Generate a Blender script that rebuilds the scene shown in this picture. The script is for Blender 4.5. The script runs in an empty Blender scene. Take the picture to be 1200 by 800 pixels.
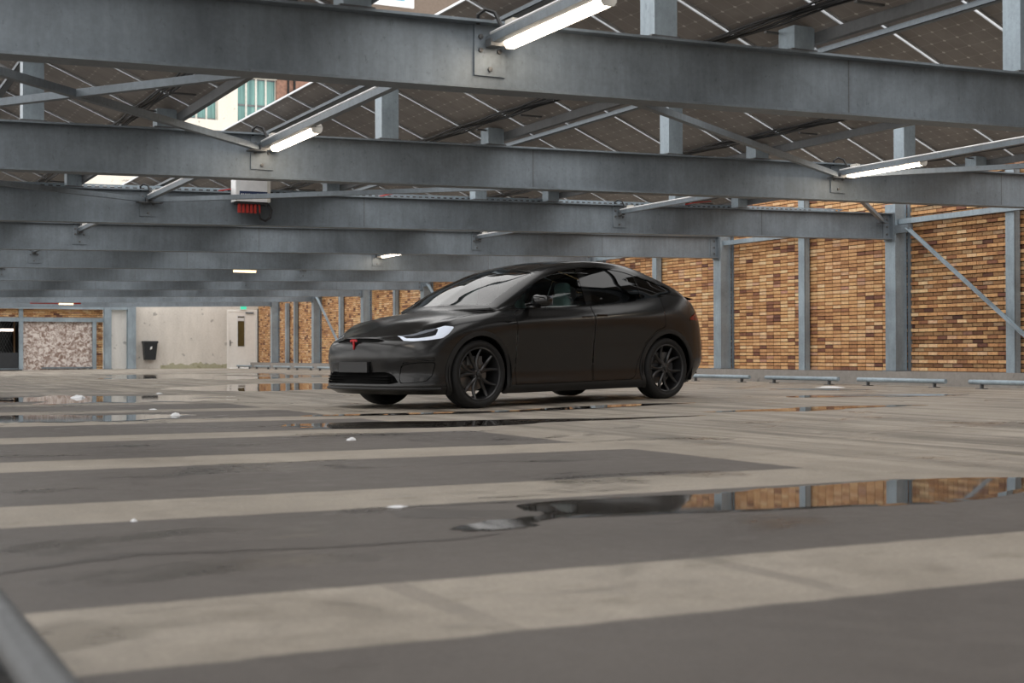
import bpy, bmesh, math, random
import numpy as np
from mathutils import Vector, Matrix

random.seed(7); rng = np.random.default_rng(7)
SC = bpy.context.scene
COL = SC.collection

# ------------------------------------------------------------------ camera
CAM_H = 0.60
cam_d = bpy.data.cameras.new('camera'); cam = bpy.data.objects.new('camera', cam_d); COL.objects.link(cam)
yaw, pitch, roll = 0.46933, 0.00944, -0.00237
fwd = Vector((math.sin(yaw)*math.cos(pitch), math.cos(yaw)*math.cos(pitch), math.sin(pitch)))
rgt0 = Vector((math.cos(yaw), -math.sin(yaw), 0)); up0 = rgt0.cross(fwd)
rgt = rgt0*math.cos(roll) + up0*math.sin(roll); upv = up0*math.cos(roll) - rgt0*math.sin(roll)
M = Matrix((rgt, upv, -fwd)).transposed().to_4x4(); M.translation = Vector((0, 0, CAM_H))
cam.matrix_world = M
cam_d.sensor_width = 36.0; cam_d.lens = 36.0*1631.35/1200.0
cam_d.clip_start = 0.05; cam_d.clip_end = 500
cam_d.dof.use_dof = True; cam_d.dof.focus_distance = 15.6; cam_d.dof.aperture_fstop = 3.6
SC.camera = cam

# ------------------------------------------------------------------ sky and exposure
SC.view_settings.view_transform = 'Standard'; SC.view_settings.look = 'None'
SC.view_settings.gamma = 1.0; SC.view_settings.use_curve_mapping = False
SC.view_settings.exposure = 0.0
wd = bpy.data.worlds.new('overcast_sky'); SC.world = wd; wd.use_nodes = True
bg = wd.node_tree.nodes['Background']
bg.inputs['Color'].default_value = (1.0, 0.985, 0.97, 1); bg.inputs['Strength'].default_value = 2.0

# ------------------------------------------------------------------ measured layout (metres)
# X: across the deck to the brick wall, Y: along the brick wall, Z: up
W = 17.105          # deck face of the wall columns
Y0 = 18.926; BAY = 5.25
ZB = 2.618; SL = 0.0189
def beam_y(k): return Y0 + k*BAY
def zbot(x): return ZB + SL*(x-W)
BH = 0.46           # beam depth
def ztop(x): return zbot(x)+BH
def zfloor(x): return min(0.05, max(0.0, 0.0138*(x-6.7)))
YF = 58.5           # far concrete wall
XL = -9.0           # beams run on to here

# ------------------------------------------------------------------ materials
def mat(name):
    m = bpy.data.materials.new(name); m.use_nodes = True
    nt = m.node_tree; b = nt.nodes['Principled BSDF']
    return m, nt, b
def nd(nt, typ, **kw):
    n = nt.nodes.new(typ)
    for k, v in kw.items():
        if k in n.inputs.keys() if hasattr(n.inputs, 'keys') else False: n.inputs[k].default_value = v
        else: setattr(n, k, v)
    return n
def coords(nt, scale=(1, 1, 1), kind='Object'):
    t = nt.nodes.new('ShaderNodeTexCoord'); mp = nt.nodes.new('ShaderNodeMapping')
    mp.inputs['Scale'].default_value = scale
    nt.links.new(t.outputs[kind], mp.inputs['Vector']); return mp.outputs['Vector']
def noise(nt, vec, scale, detail=4, rough=0.55, dist=0.0):
    n = nt.nodes.new('ShaderNodeTexNoise'); n.inputs['Scale'].default_value = scale
    n.inputs['Detail'].default_value = detail; n.inputs['Roughness'].default_value = rough
    n.inputs['Distortion'].default_value = dist
    if vec is not None: nt.links.new(vec, n.inputs['Vector'])
    return n.outputs['Fac']
def ramp(nt, fac, stops):
    r = nt.nodes.new('ShaderNodeValToRGB'); el = r.color_ramp.elements
    while len(el) < len(stops): el.new(0.5)
    for e, (p, c) in zip(el, stops):
        e.position = p; e.color = (*c, 1) if len(c) == 3 else c
    nt.links.new(fac, r.inputs['Fac']); return r.outputs['Color']
def g(v): return (v, v, v)
def mixc(nt, fac, a, b, mode='MIX'):
    m = nt.nodes.new('ShaderNodeMix'); m.data_type = 'RGBA'; m.blend_type = mode
    for s, v in ((m.inputs[0], fac), (m.inputs[6], a), (m.inputs[7], b)):
        if isinstance(v, (int, float)): s.default_value = v
        elif isinstance(v, tuple): s.default_value = (*v, 1) if len(v) == 3 else v
        else: nt.links.new(v, s)
    return m.outputs[2]
def math_n(nt, op, a, b=None, c=None, clamp=False):
    m = nt.nodes.new('ShaderNodeMath'); m.operation = op; m.use_clamp = clamp
    for i, v in enumerate((a, b, c)):
        if v is None: continue
        if isinstance(v, (int, float)): m.inputs[i].default_value = v
        else: nt.links.new(v, m.inputs[i])
    return m.outputs[0]
def bump(nt, b, h, strength=0.2, dist=0.01):
    n = nt.nodes.new('ShaderNodeBump'); n.inputs['Strength'].default_value = strength
    n.inputs['Distance'].default_value = dist
    nt.links.new(h, n.inputs['Height']); nt.links.new(n.outputs['Normal'], b.inputs['Normal'])
def plain(name, col, rough=0.5, metal=0.0, spec=0.5, vary=0.12, scale=6.0):
    m, nt, b = mat(name)
    v = coords(nt)
    f = noise(nt, v, scale)
    lo = tuple(c*(1-vary) for c in col); hi = tuple(min(1, c*(1+vary)) for c in col)
    nt.links.new(ramp(nt, f, [(0.3, lo), (0.7, hi)]), b.inputs['Base Color'])
    b.inputs['Roughness'].default_value = rough; b.inputs['Metallic'].default_value = metal
    b.inputs['Specular IOR Level'].default_value = spec
    return m
def emis(name, col, strength):
    m, nt, b = mat(name)
    b.inputs['Base Color'].default_value = (*col, 1)
    b.inputs['Emission Color'].default_value = (*col, 1); b.inputs['Emission Strength'].default_value = strength
    return m
def galvanised(name, base, metal=0.35, rough=0.5):
    m, nt, b = mat(name)
    geo = nt.nodes.new('ShaderNodeNewGeometry')
    pos = geo.outputs['Position']
    mp = nt.nodes.new('ShaderNodeMapping'); mp.inputs['Scale'].default_value = (1, 1, 1)
    nt.links.new(pos, mp.inputs['Vector']); v = mp.outputs['Vector']
    mp2 = nt.nodes.new('ShaderNodeMapping'); mp2.inputs['Scale'].default_value = (7, 7, 0.8)
    nt.links.new(pos, mp2.inputs['Vector']); v2 = mp2.outputs['Vector']
    n1 = noise(nt, v, 1.3, 5, 0.6, 0.4); n2 = noise(nt, v2, 2.2, 5, 0.65); n3 = noise(nt, v, 32, 3, 0.6)
    mp3 = nt.nodes.new('ShaderNodeMapping'); mp3.inputs['Scale'].default_value = (3, 3, 2.2); mp3.inputs['Rotation'].default_value = (0.3, 0.6, 0.2)
    nt.links.new(pos, mp3.inputs['Vector'])
    n4 = noise(nt, mp3.outputs['Vector'], 7, 3, 0.7)
    c = ramp(nt, n1, [(0.3, tuple(x*0.72 for x in base)), (0.7, tuple(min(1, x*1.22) for x in base))])
    c = mixc(nt, 0.16, c, ramp(nt, n2, [(0.35, g(0.25)), (0.65, g(0.75))]), 'OVERLAY')
    c = mixc(nt, 0.14, c, ramp(nt, n3, [(0.35, g(0.3)), (0.65, g(0.7))]), 'OVERLAY')
    c = mixc(nt, 1.0, c, ramp(nt, n4, [(0.26, g(0.72)), (0.38, g(1.0))]), 'MULTIPLY')
    nt.links.new(c, b.inputs['Base Color'])
    b.inputs['Metallic'].default_value = metal
    nt.links.new(ramp(nt, n1, [(0.3, g(rough-0.1)), (0.7, g(rough+0.12))]), b.inputs['Roughness'])
    bump(nt, b, n3, 0.03, 0.003)
    return m
MT = {}
MT['galv'] = galvanised('galvanised_steel', (0.182, 0.212, 0.238))
MT['galv_light'] = galvanised('galvanised_light', (0.285, 0.345, 0.39), 0.3, 0.45)
MT['galv_dark'] = galvanised('galvanised_dark', (0.12, 0.125, 0.13), 0.3, 0.5)  # darker copy of the steel; on the open-side wheel stop it stands for shade
MT['alu'] = plain('aluminium_rail', (0.62, 0.64, 0.66), 0.35, 0.7)
MT['bolt'] = plain('bolt_steel', (0.12, 0.12, 0.12), 0.5, 0.5)
MT['blackrub'] = plain('black_cable', (0.012, 0.012, 0.013), 0.5)
MT['lampbody'] = plain('lamp_housing', (0.55, 0.53, 0.48), 0.4)
MT['tube'] = emis('lamp_diffuser', (1.0, 0.84, 0.66), 15.0)
MT['tube_far'] = emis('far_lamp_diffuser', (1.0, 0.74, 0.42), 2.5)
MT['redpl'] = plain('red_plastic', (0.45, 0.03, 0.02), 0.5)
MT['white'] = plain('white_enamel', (0.72, 0.72, 0.72), 0.35)
MT['navy'] = plain('navy_stripe', (0.02, 0.035, 0.09), 0.4)
MT['doorwhite'] = plain('white_door_paint', (0.82, 0.80, 0.76), 0.45, vary=0.04)
MT['binblack'] = plain('dark_bin_plastic', (0.018, 0.021, 0.025), 0.45)
MT['darkvoid'] = plain('dark_interior', (0.012, 0.012, 0.012), 0.9)
MT['green'] = emis('exit_sign_green', (0.05, 0.55, 0.35), 0.7)
MT['snow'] = plain('slush_white', (0.75, 0.76, 0.78), 0.6)

def concrete(name, base, vary=0.14, moss=False, streak=True):
    m, nt, b = mat(name)
    geo = nt.nodes.new('ShaderNodeNewGeometry'); pos = geo.outputs['Position']
    mp = nt.nodes.new('ShaderNodeMapping'); mp.inputs['Scale'].default_value = (1, 1, 0.25 if streak else 1)
    nt.links.new(pos, mp.inputs['Vector'])
    n1 = noise(nt, mp.outputs['Vector'], 1.8, 6, 0.65, 0.3); n2 = noise(nt, pos, 14, 3, 0.6)
    c = ramp(nt, n1, [(0.3, tuple(x*(1-vary) for x in base)), (0.7, tuple(x*(1+vary*0.7) for x in base))])
    c = mixc(nt, 0.25, c, ramp(nt, n2, [(0.3, g(0.3)), (0.7, g(0.7))]), 'OVERLAY')
    n3 = noise(nt, pos, 3.2, 2, 0.5)
    c = mixc(nt, 1.0, c, ramp(nt, n3, [(0.27, g(0.55)), (0.33, g(1.0))]), 'MULTIPLY')
    if moss:
        sp = nt.nodes.new('ShaderNodeSeparateXYZ'); nt.links.new(pos, sp.inputs[0])
        hgt = math_n(nt, 'MULTIPLY_ADD', noise(nt, pos, 3.0, 5), 0.45, 0.02)
        band = math_n(nt, 'MULTIPLY', math_n(nt, 'LESS_THAN', sp.outputs[2], hgt), math_n(nt, 'GREATER_THAN', sp.outputs[0], 13.2))
        c = mixc(nt, math_n(nt, 'MULTIPLY', band, 0.6), c, (0.22, 0.22, 0.07))
    nt.links.new(c, b.inputs['Base Color']); b.inputs['Roughness'].default_value = 0.8
    bump(nt, b, n2, 0.15, 0.004)
    return m
MT['conc'] = concrete('pale_concrete', (0.64, 0.60, 0.545), moss=True)
MT['conc_white'] = concrete('white_concrete', (0.78, 0.76, 0.72))
MT['kerb'] = concrete('kerb_concrete', (0.27, 0.25, 0.23))
MT['facade'] = concrete('facade_concrete', (0.62, 0.57, 0.49), 0.06)
MT['mortar'] = plain('dark_mortar', (0.035, 0.024, 0.017), 0.9)

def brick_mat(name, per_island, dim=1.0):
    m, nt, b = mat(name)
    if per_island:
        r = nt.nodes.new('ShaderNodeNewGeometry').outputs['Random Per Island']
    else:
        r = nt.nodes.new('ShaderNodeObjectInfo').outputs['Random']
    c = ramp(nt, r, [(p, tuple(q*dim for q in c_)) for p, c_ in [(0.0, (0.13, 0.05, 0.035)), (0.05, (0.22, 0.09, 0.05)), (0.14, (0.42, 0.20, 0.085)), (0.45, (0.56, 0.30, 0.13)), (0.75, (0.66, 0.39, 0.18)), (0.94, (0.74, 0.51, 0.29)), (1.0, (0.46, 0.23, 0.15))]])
    pos = nt.nodes.new('ShaderNodeNewGeometry').outputs['Position']
    f = noise(nt, pos, 22, 4, 0.6); f2 = noise(nt, pos, 0.7, 3, 0.6)
    c = mixc(nt, 0.5, c, ramp(nt, f, [(0.3, g(0.25)), (0.7, g(0.75))]), 'OVERLAY')
    c = mixc(nt, 0.3, c, ramp(nt, f2, [(0.3, g(0.25)), (0.7, g(0.75))]), 'OVERLAY')
    nt.links.new(c, b.inputs['Base Color']); b.inputs['Roughness'].default_value = 0.75
    bump(nt, b, f, 0.3, 0.004)
    return m
MT['brick'] = brick_mat('yellow_brick', False)
MT['brick_many'] = brick_mat('yellow_brick_field', True)
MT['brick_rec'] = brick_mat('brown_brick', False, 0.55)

def floor_mat():
    m, nt, b = mat('deck_coating')
    geo = nt.nodes.new('ShaderNodeNewGeometry'); pos = geo.outputs['Position']
    sp = nt.nodes.new('ShaderNodeSeparateXYZ'); nt.links.new(pos, sp.inputs[0])
    X, Y = sp.outputs[0], sp.outputs[1]
    def vec(scale, rot=0):
        mp = nt.nodes.new('ShaderNodeMapping'); mp.inputs['Scale'].default_value = scale; mp.inputs['Rotation'].default_value = (0, 0, rot)
        nt.links.new(pos, mp.inputs['Vector']); return mp.outputs['Vector']
    wob = math_n(nt, 'MULTIPLY_ADD', noise(nt, vec((1, 1, 1)), 6, 4, 0.6), 0.05, -0.025)
    # dark coated stalls between pale worn strips, up to the aisle line
    Yw = math_n(nt, 'ADD', Y, wob)
    fr = math_n(nt, 'FRACT', math_n(nt, 'DIVIDE', math_n(nt, 'ADD', Yw, -3.40+24.3), 2.43))
    def smooth(v, a, c):
        n = nt.nodes.new('ShaderNodeMapRange'); n.interpolation_type = 'SMOOTHSTEP'
        n.inputs['From Min'].default_value = a; n.inputs['From Max'].default_value = c
        nt.links.new(v, n.inputs['Value']); return n.outputs['Result']
    stall = math_n(nt, 'SUBTRACT', smooth(fr, 0.0, 0.012), smooth(fr, 0.705, 0.717))
    Xw = math_n(nt, 'ADD', X, math_n(nt, 'MULTIPLY_ADD', noise(nt, vec((1, 1, 1)), 3, 3, 0.6), 0.12, -0.06))
    inx = math_n(nt, 'SUBTRACT', 1.0, smooth(Xw, 4.66, 4.72))
    fade = math_n(nt, 'SUBTRACT', 1.0, smooth(Y, 14.0, 30.0))
    stall = math_n(nt, 'MULTIPLY', math_n(nt, 'MULTIPLY', stall, inx), math_n(nt, 'MULTIPLY_ADD', fade, 0.65, 0.35))
    n1 = noise(nt, vec((1, 1, 1)), 0.9, 6, 0.62, 0.6)
    n2 = noise(nt, vec((1, 1, 1)), 9, 5, 0.65)
    st = noise(nt, vec((1.9, 0.13, 1), 0.06), 1.5, 6, 0.65, 0.7)       # tyre-swept streaks in the aisle
    st2 = noise(nt, vec((2.6, 0.30, 1), -0.22), 1.7, 6, 0.7, 0.9)
    beige = ramp(nt, n1, [(0.25, (0.235, 0.205, 0.168)), (0.75, (0.36, 0.32, 0.27))])
    dark = ramp(nt, n1, [(0.25, (0.082, 0.072, 0.065)), (0.75, (0.118, 0.105, 0.095))])
    aisle = math_n(nt, 'MULTIPLY', smooth(X, 4.3, 6.0), 1.0)
    farA = smooth(Y, 12.0, 20.0)
    aisle = math_n(nt, 'MAXIMUM', aisle, farA)
    stc = mixc(nt, 0.55, ramp(nt, st, [(0.38, g(0.46)), (0.56, g(1.12))]), ramp(nt, st2, [(0.38, g(0.55)), (0.54, g(1.0))]), 'MULTIPLY')
    beige = mixc(nt, math_n(nt, 'MULTIPLY', aisle, 0.85), beige, mixc(nt, 1.0, beige, stc, 'MULTIPLY'))
    c = mixc(nt, stall, beige, dark)
    n5 = noise(nt, vec((1, 1, 1)), 60, 4, 0.7)
    c = mixc(nt, 0.30, c, ramp(nt, n2, [(0.3, g(0.25)), (0.7, g(0.75))]), 'OVERLAY')
    c = mixc(nt, 0.35, c, ramp(nt, n5, [(0.3, g(0.25)), (0.7, g(0.75))]), 'OVERLAY')
    # worn cross joints on the strips and aisle
    jx = math_n(nt, 'ABSOLUTE', math_n(nt, 'SUBTRACT', math_n(nt, 'FRACT', math_n(nt, 'DIVIDE', math_n(nt, 'ADD', X, -1.37+20*0.98), 0.98)), 0.5))
    jm = math_n(nt, 'MULTIPLY', math_n(nt, 'GREATER_THAN', jx, 0.46), math_n(nt, 'SUBTRACT', 1.0, smooth(X, 3.0, 3.2)))
    jm = math_n(nt, 'MULTIPLY', jm, math_n(nt, 'MULTIPLY', smooth(n1, 0.40, 0.6), math_n(nt, 'LESS_THAN', Y, 3.5)))
    c = mixc(nt, math_n(nt, 'MULTIPLY', jm, 0.35), c, dark)
    # damp stains, mould
    damp = smooth(noise(nt, vec((0.7, 1.2, 1), 0.3), 1.1, 5, 0.6, 0.9), 0.54, 0.64)
    c = mixc(nt, math_n(nt, 'MULTIPLY', damp, 0.42), c, mixc(nt, 1.0, c, (0.45, 0.43, 0.41), 'MULTIPLY'))
    mould = math_n(nt, 'MULTIPLY', smooth(noise(nt, vec((0.8, 1.6, 1)), 2.0, 6, 0.75), 0.54, 0.70), math_n(nt, 'SUBTRACT', 1.0, stall))
    c = mixc(nt, math_n(nt, 'MULTIPLY', mould, 0.5), c, (0.10, 0.09, 0.05))
    nt.links.new(c, b.inputs['Base Color'])
    rr = mixc(nt, damp, ramp(nt, n2, [(0.3, g(0.50)), (0.7, g(0.68))]), ramp(nt, n2, [(0.3, g(0.22)), (0.7, g(0.36))]))
    nt.links.new(rr, b.inputs['Roughness'])
    b.inputs['Specular IOR Level'].default_value = 0.42
    bump(nt, b, n2, 0.12, 0.004)
    return m
MT['floor'] = floor_mat()
def puddle_mat():
    m, nt, b = mat('standing_water')
    pos = nt.nodes.new('ShaderNodeNewGeometry').outputs['Position']
    f = noise(nt, pos, 2.0, 4)
    nt.links.new(ramp(nt, f, [(0.3, (0.040, 0.037, 0.034)), (0.7, (0.066, 0.060, 0.054))]), b.inputs['Base Color'])
    b.inputs['Roughness'].default_value = 0.03; b.inputs['IOR'].default_value = 1.33
    b.inputs['Specular IOR Level'].default_value = 0.5
    bump(nt, b, noise(nt, pos, 5, 2), 0.02, 0.002)
    return m
MT['water'] = puddle_mat()
MT['damp'] = plain('damp_film', (0.080, 0.072, 0.066), 0.45, spec=0.35)
def panel_mat():
    # glass module seen from below: grey-brown cells with pale cell gaps and solder dots
    m, nt, b = mat('solar_glass')
    tc = nt.nodes.new('ShaderNodeTexCoord'); sp = nt.nodes.new('ShaderNodeSeparateXYZ'); nt.links.new(tc.outputs['Object'], sp.inputs[0])
    def lines(v, pitch, w):
        fr = math_n(nt, 'FRACT', math_n(nt, 'ADD', math_n(nt, 'DIVIDE', v, pitch), 100.5))
        d = math_n(nt, 'ABSOLUTE', math_n(nt, 'SUBTRACT', fr, 0.5))
        return d, math_n(nt, 'LESS_THAN', d, w/pitch/2)
    dx, lx = lines(sp.outputs[0], 0.163, 0.006); dy, ly = lines(sp.outputs[1], 0.163, 0.006)
    dot = math_n(nt, 'LESS_THAN', math_n(nt, 'ADD', dx, dy), 0.11)
    f = noise(nt, tc.outputs['Object'], 3, 4)
    c = ramp(nt, f, [(0.3, (0.255, 0.232, 0.215)), (0.7, (0.33, 0.305, 0.285))])
    ln = math_n(nt, 'MAXIMUM', lx, ly)
    c = mixc(nt, math_n(nt, 'MULTIPLY', ln, 0.5), c, (0.46, 0.44, 0.41))
    c = mixc(nt, dot, c, (0.58, 0.56, 0.53))
    nt.links.new(c, b.inputs['Base Color']); b.inputs['Roughness'].default_value = 0.32
    # a little daylight leaks through between the cells
    tr = nt.nodes.new('ShaderNodeBsdfTranslucent'); nt.links.new(c, tr.inputs['Color'])
    mx = nt.nodes.new('ShaderNodeMixShader'); mx.inputs[0].default_value = 0.30
    out = nt.nodes['Material Output']
    nt.links.new(b.outputs[0], mx.inputs[1]); nt.links.new(tr.outputs[0], mx.inputs[2]); nt.links.new(mx.outputs[0], out.inputs['Surface'])
    return m
MT['panel'] = panel_mat()

# ------------------------------------------------------------------ mesh helpers
class MB:
    def __init__(s): s.v = []; s.f = []
    def add(s, vs, fs):
        o = len(s.v); s.v += [tuple(p) for p in vs]; s.f += [tuple(i+o for i in q) for q in fs]; return s
    def box(s, x0, x1, y0, y1, z0, z1):
        return s.add([(x0,y0,z0),(x1,y0,z0),(x1,y1,z0),(x0,y1,z0),(x0,y0,z1),(x1,y0,z1),(x1,y1,z1),(x0,y1,z1)],
                     [(3,2,1,0),(4,5,6,7),(0,1,5,4),(1,2,6,5),(2,3,7,6),(3,0,4,7)])
    def sbox(s, x0, x1, y0, y1, za, zb, dz):
        """box whose bottom follows the slope function za and whose height is dz (zb unused)"""
        a, c = za(x0), za(x1)
        return s.add([(x0,y0,a),(x1,y0,c),(x1,y1,c),(x0,y1,a),(x0,y0,a+dz),(x1,y0,c+dz),(x1,y1,c+dz),(x0,y1,a+dz)],
                     [(3,2,1,0),(4,5,6,7),(0,1,5,4),(1,2,6,5),(2,3,7,6),(3,0,4,7)])
    def bar(s, p, q, w, h, up=(0, 0, 1)):
        p = Vector(p); q = Vector(q); d = (q-p).normalized(); u = Vector(up)
        r = d.cross(u).normalized(); u = r.cross(d).normalized()
        vs = []
        for e in (p, q):
            for a, b in ((-1,-1),(1,-1),(1,1),(-1,1)): vs.append(e + r*(a*w/2) + u*(b*h/2))
        return s.add(vs, [(0,1,2,3),(7,6,5,4),(0,4,5,1),(1,5,6,2),(2,6,7,3),(3,7,4,0)])
    def tube(s, pts, rad, n=8, caps=True):
        pts = [Vector(p) for p in pts]; rings = []; ref = None
        for i, p in enumerate(pts):
            d = (pts[min(i+1, len(pts)-1)]-pts[max(i-1, 0)]).normalized()
            if ref is None: ref = Vector((0, 0, 1)) if abs(d.z) < 0.9 else Vector((1, 0, 0))
            r = d.cross(ref).normalized(); u = r.cross(d).normalized(); ref = u
            rr = rad[i] if isinstance(rad, (list, tuple)) else rad
            rings.append([p + (r*math.cos(t)+u*math.sin(t))*rr for t in [2*math.pi*j/n for j in range(n)]])
        vs = [v for R in rings for v in R]; fs = []
        for i in range(len(rings)-1):
            for j in range(n):
                a, b = i*n+j, i*n+(j+1) % n; fs.append((a, b, b+n, a+n))
        if caps: fs += [tuple(range(n-1, -1, -1)), tuple(range((len(rings)-1)*n, len(rings)*n))]
        return s.add(vs, fs)
    def prism(s, poly, d0, d1, axis=1):
        """polygon in the plane normal to axis, extruded from d0 to d1 along axis"""
        n = len(poly); vs = []
        for d in (d0, d1):
            for a, b in poly:
                vs.append({0: (d, a, b), 1: (a, d, b), 2: (a, b, d)}[axis])
        return s.add(vs, [tuple(range(n)), tuple(range(2*n-1, n-1, -1))] + [(i, i+n, (i+1) % n+n, (i+1) % n) for i in range(n)])
    def lathe(s, prof, n=40, axis='y', center=(0, 0, 0)):
        """profile of (radius, offset along axis)"""
        vs = []; fs = []; m = len(prof)
        for j in range(n):
            t = 2*math.pi*j/n
            for r, o in prof:
                a, b = r*math.cos(t), r*math.sin(t)
                p = (a, o, b) if axis == 'y' else ((o, a, b) if axis == 'x' else (a, b, o))
                vs.append((p[0]+center[0], p[1]+center[1], p[2]+center[2]))
        for j in range(n):
            for i in range(m-1):
                a = j*m+i; b = ((j+1) % n)*m+i; fs.append((a, b, b+1, a+1))
        return s.add(vs, fs)
    def mesh(s, name, material, smooth=False):
        me = bpy.data.meshes.new(name); me.from_pydata(s.v, [], s.f); me.update()
        bm = bmesh.new(); bm.from_mesh(me); bmesh.ops.recalc_face_normals(bm, faces=bm.faces); bm.to_mesh(me); bm.free()
        if smooth:
            me.shade_smooth()
            me.set_sharp_from_angle(angle=math.radians(38))
        me.materials.append(MT[material] if isinstance(material, str) else material)
        return me
    def build(s, name, material, parent=None, smooth=False, **tags):
        o = bpy.data.objects.new(name, s.mesh(name, material, smooth)); COL.objects.link(o)
        if parent is not None: o.parent = parent
        return tag(o, **tags)
def tag(o, label=None, cat=None, group=None, kind=None):
    if label: o['label'] = label
    if cat: o['category'] = cat
    if group: o['group'] = group
    if kind: o['kind'] = kind
    return o
def empty(name, loc=(0, 0, 0), **tags):
    o = bpy.data.objects.new(name, None); o.empty_display_size = 0.1; COL.objects.link(o); o.location = loc
    return tag(o, **tags)
def inst(name, mesh, parent=None, loc=(0, 0, 0), **tags):
    o = bpy.data.objects.new(name, mesh); COL.objects.link(o); o.location = loc
    if parent is not None: o.parent = parent
    return tag(o, **tags)
ORD = ['first', 'second', 'third', 'fourth', 'fifth', 'sixth', 'seventh', 'eighth', 'ninth', 'tenth', 'eleventh', 'twelfth', 'thirteenth', 'fourteenth', 'fifteenth', 'sixteenth', 'seventeenth', 'eighteenth', 'nineteenth', 'twentieth']

# ------------------------------------------------------------------ floor
def grid_floor():
    xs = [-22, -9, -2, 2, 6.7, 10.33, 14, 17.5, 18.2]; ys = [-30, -14, -4, 2, 8, 14, 20, 30, 45, 58.7]
    vs = [(x, y, zfloor(x)) for y in ys for x in xs]; n = len(xs)
    fs = [(j*n+i, j*n+i+1, (j+1)*n+i+1, (j+1)*n+i) for j in range(len(ys)-1) for i in range(n-1)]
    o = MB(); o.add(vs, fs)
    # slab thickness
    o.box(-22, 18.2, -30, 58.7, -0.45, -0.02)
    return o
fl = grid_floor().build('floor', 'floor', kind='structure', label='damp parking deck of pale strips and dark coated stalls')

# ------------------------------------------------------------------ right wall: brick skin, kerb
WX = 17.40
wall = MB().box(WX+0.035, WX+0.30, -30.0, YF+0.2, 0.05, 4.2).build('wall_right', 'mortar', kind='structure', label='yellow brick wall behind the galvanised columns')
MB().box(W-0.06, WX+0.02, -30.0, YF, 0.05, 0.29).build('baseboard_right', 'kerb', kind='structure', label='low concrete kerb along the foot of the brick wall')
CH = 0.0685; CL = 0.228
bricks = []
for r in range(int((4.2-0.30)/CH)):
    z = 0.30 + r*CH
    y = -12.0
    while y < YF:
        k = (y+CL/2-Y0)/BAY
        run = k < 0.0
        yy = y + (CL/2 if (r % 2 and run) else 0.0)
        dep = -0.018 if (run and r % 2) else 0.0
        bricks.append((yy, z, dep)); y += CL
def vis_key(b):
    y, z, d = b
    p = Vector((WX, y, z)) - Vector((0, 0, CAM_H)); dep = p.dot(fwd)
    ix = 600+1631*p.dot(rgt)/dep; iy = 400-1631*p.dot(upv)/dep
    blocked = (iy < 285 and ix < 1035) or ix > 1196 or dep < 3 or iy < 252 or ix < 865 or abs((y+CL/2-Y0)/BAY - round((y+CL/2-Y0)/BAY)) < 0.045
    return (1 if blocked else 0, dep)
bricks.sort(key=vis_key)
bme = [MB().box(0, 0.05, 0, CL-0.012-0.002*i, 0, CH-0.014).mesh('brick', 'brick') for i in range(2)]
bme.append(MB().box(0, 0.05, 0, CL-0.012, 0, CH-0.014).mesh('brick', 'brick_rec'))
for i, (y, z, d) in enumerate(bricks[:300]):
    inst('brick', bme[2 if d < 0 else i % 2], wall, (WX - d*1.0 - random.random()*0.004, y, z))
mb = MB(); nb = MB()
for y, z, d in bricks[300:]:
    x = WX - d - random.random()*0.004
    (nb if d < 0 else mb).box(x, x+0.05, y, y+CL-0.012, z, z+CH-0.014)
mb.build('brick_field', 'brick_many', wall, kind='stuff')
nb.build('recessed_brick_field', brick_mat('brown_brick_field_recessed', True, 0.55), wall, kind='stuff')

# ------------------------------------------------------------------ columns, mid posts, eaves rails, wall braces
def column(k):
    y = beam_y(k); nm = ORD[7-k] if 7-k < len(ORD) else ''
    root = empty('wall_column', (W+0.13, y, 0.29), label='galvanised wall column, %s from the corner by the white door' % ORD[7-k], cat='column', group='columns along the brick wall')
    # H section: flanges facing the deck and the wall, with side closing plate
    s = MB(); z1 = 2.95+0.0
    s.box(-0.13, -0.112, -0.13, 0.13, 0, z1); s.box(0.112, 0.13, -0.13, 0.13, 0, z1); s.box(-0.112, 0.112, -0.118, 0.118, 0, z1)
    s.build('shaft', 'galv_light', root)
    MB().box(-0.17, 0.15, -0.17, 0.17, 0, 0.02).build('base_plate', 'galv', root)
    MB().box(0.14, 0.20, -0.20, -0.14, 0.0, 3.2).build('side_rail', 'galv', root)
    return root
for k in range(-2, 8): column(k)
for i, k in enumerate([-1.5+j for j in range(9)]):
    y = beam_y(k)
    root = empty('wall_post', (WX-0.10, y, 0.29), label='slim galvanised post on the brick wall, %s from the corner by the white door' % ORD[8-i], cat='post', group='slim posts between the wall columns')
    MB().box(-0.06, 0.06, -0.09, -0.078, 0, 3.3).box(-0.06, 0.06, 0.078, 0.09, 0, 3.3).box(-0.07, -0.05, -0.09, 0.09, 0, 3.3).build('shaft', 'galv_light', root)
    MB().box(0.06, 0.095, -0.05, 0.05, 0.0, 3.3).build('packer', 'galv_dark', root)
for y, nm in ((beam_y(6)+3.7, 'beside the white door corner'),):
    root = empty('wall_post', (WX-0.10, y, 0.29), label='slim galvanised post on the brick wall '+nm, cat='post', group='slim posts between the wall columns')
    MB().box(-0.07, 0.06, -0.09, 0.09, 0, 2.4).build('shaft', 'galv_light', root)
for k in range(-2, 7):
    y0, y1 = beam_y(k)+0.14, beam_y(k+1)-0.14
    MB().box(W+0.06, W+0.14, y0, y1, 2.88, 2.97).build('eaves_rail', 'galv_light', label='horizontal galvanised rail between wall columns, %s from the white door' % ORD[6-k], cat='rail', group='rails between the wall columns')
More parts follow.
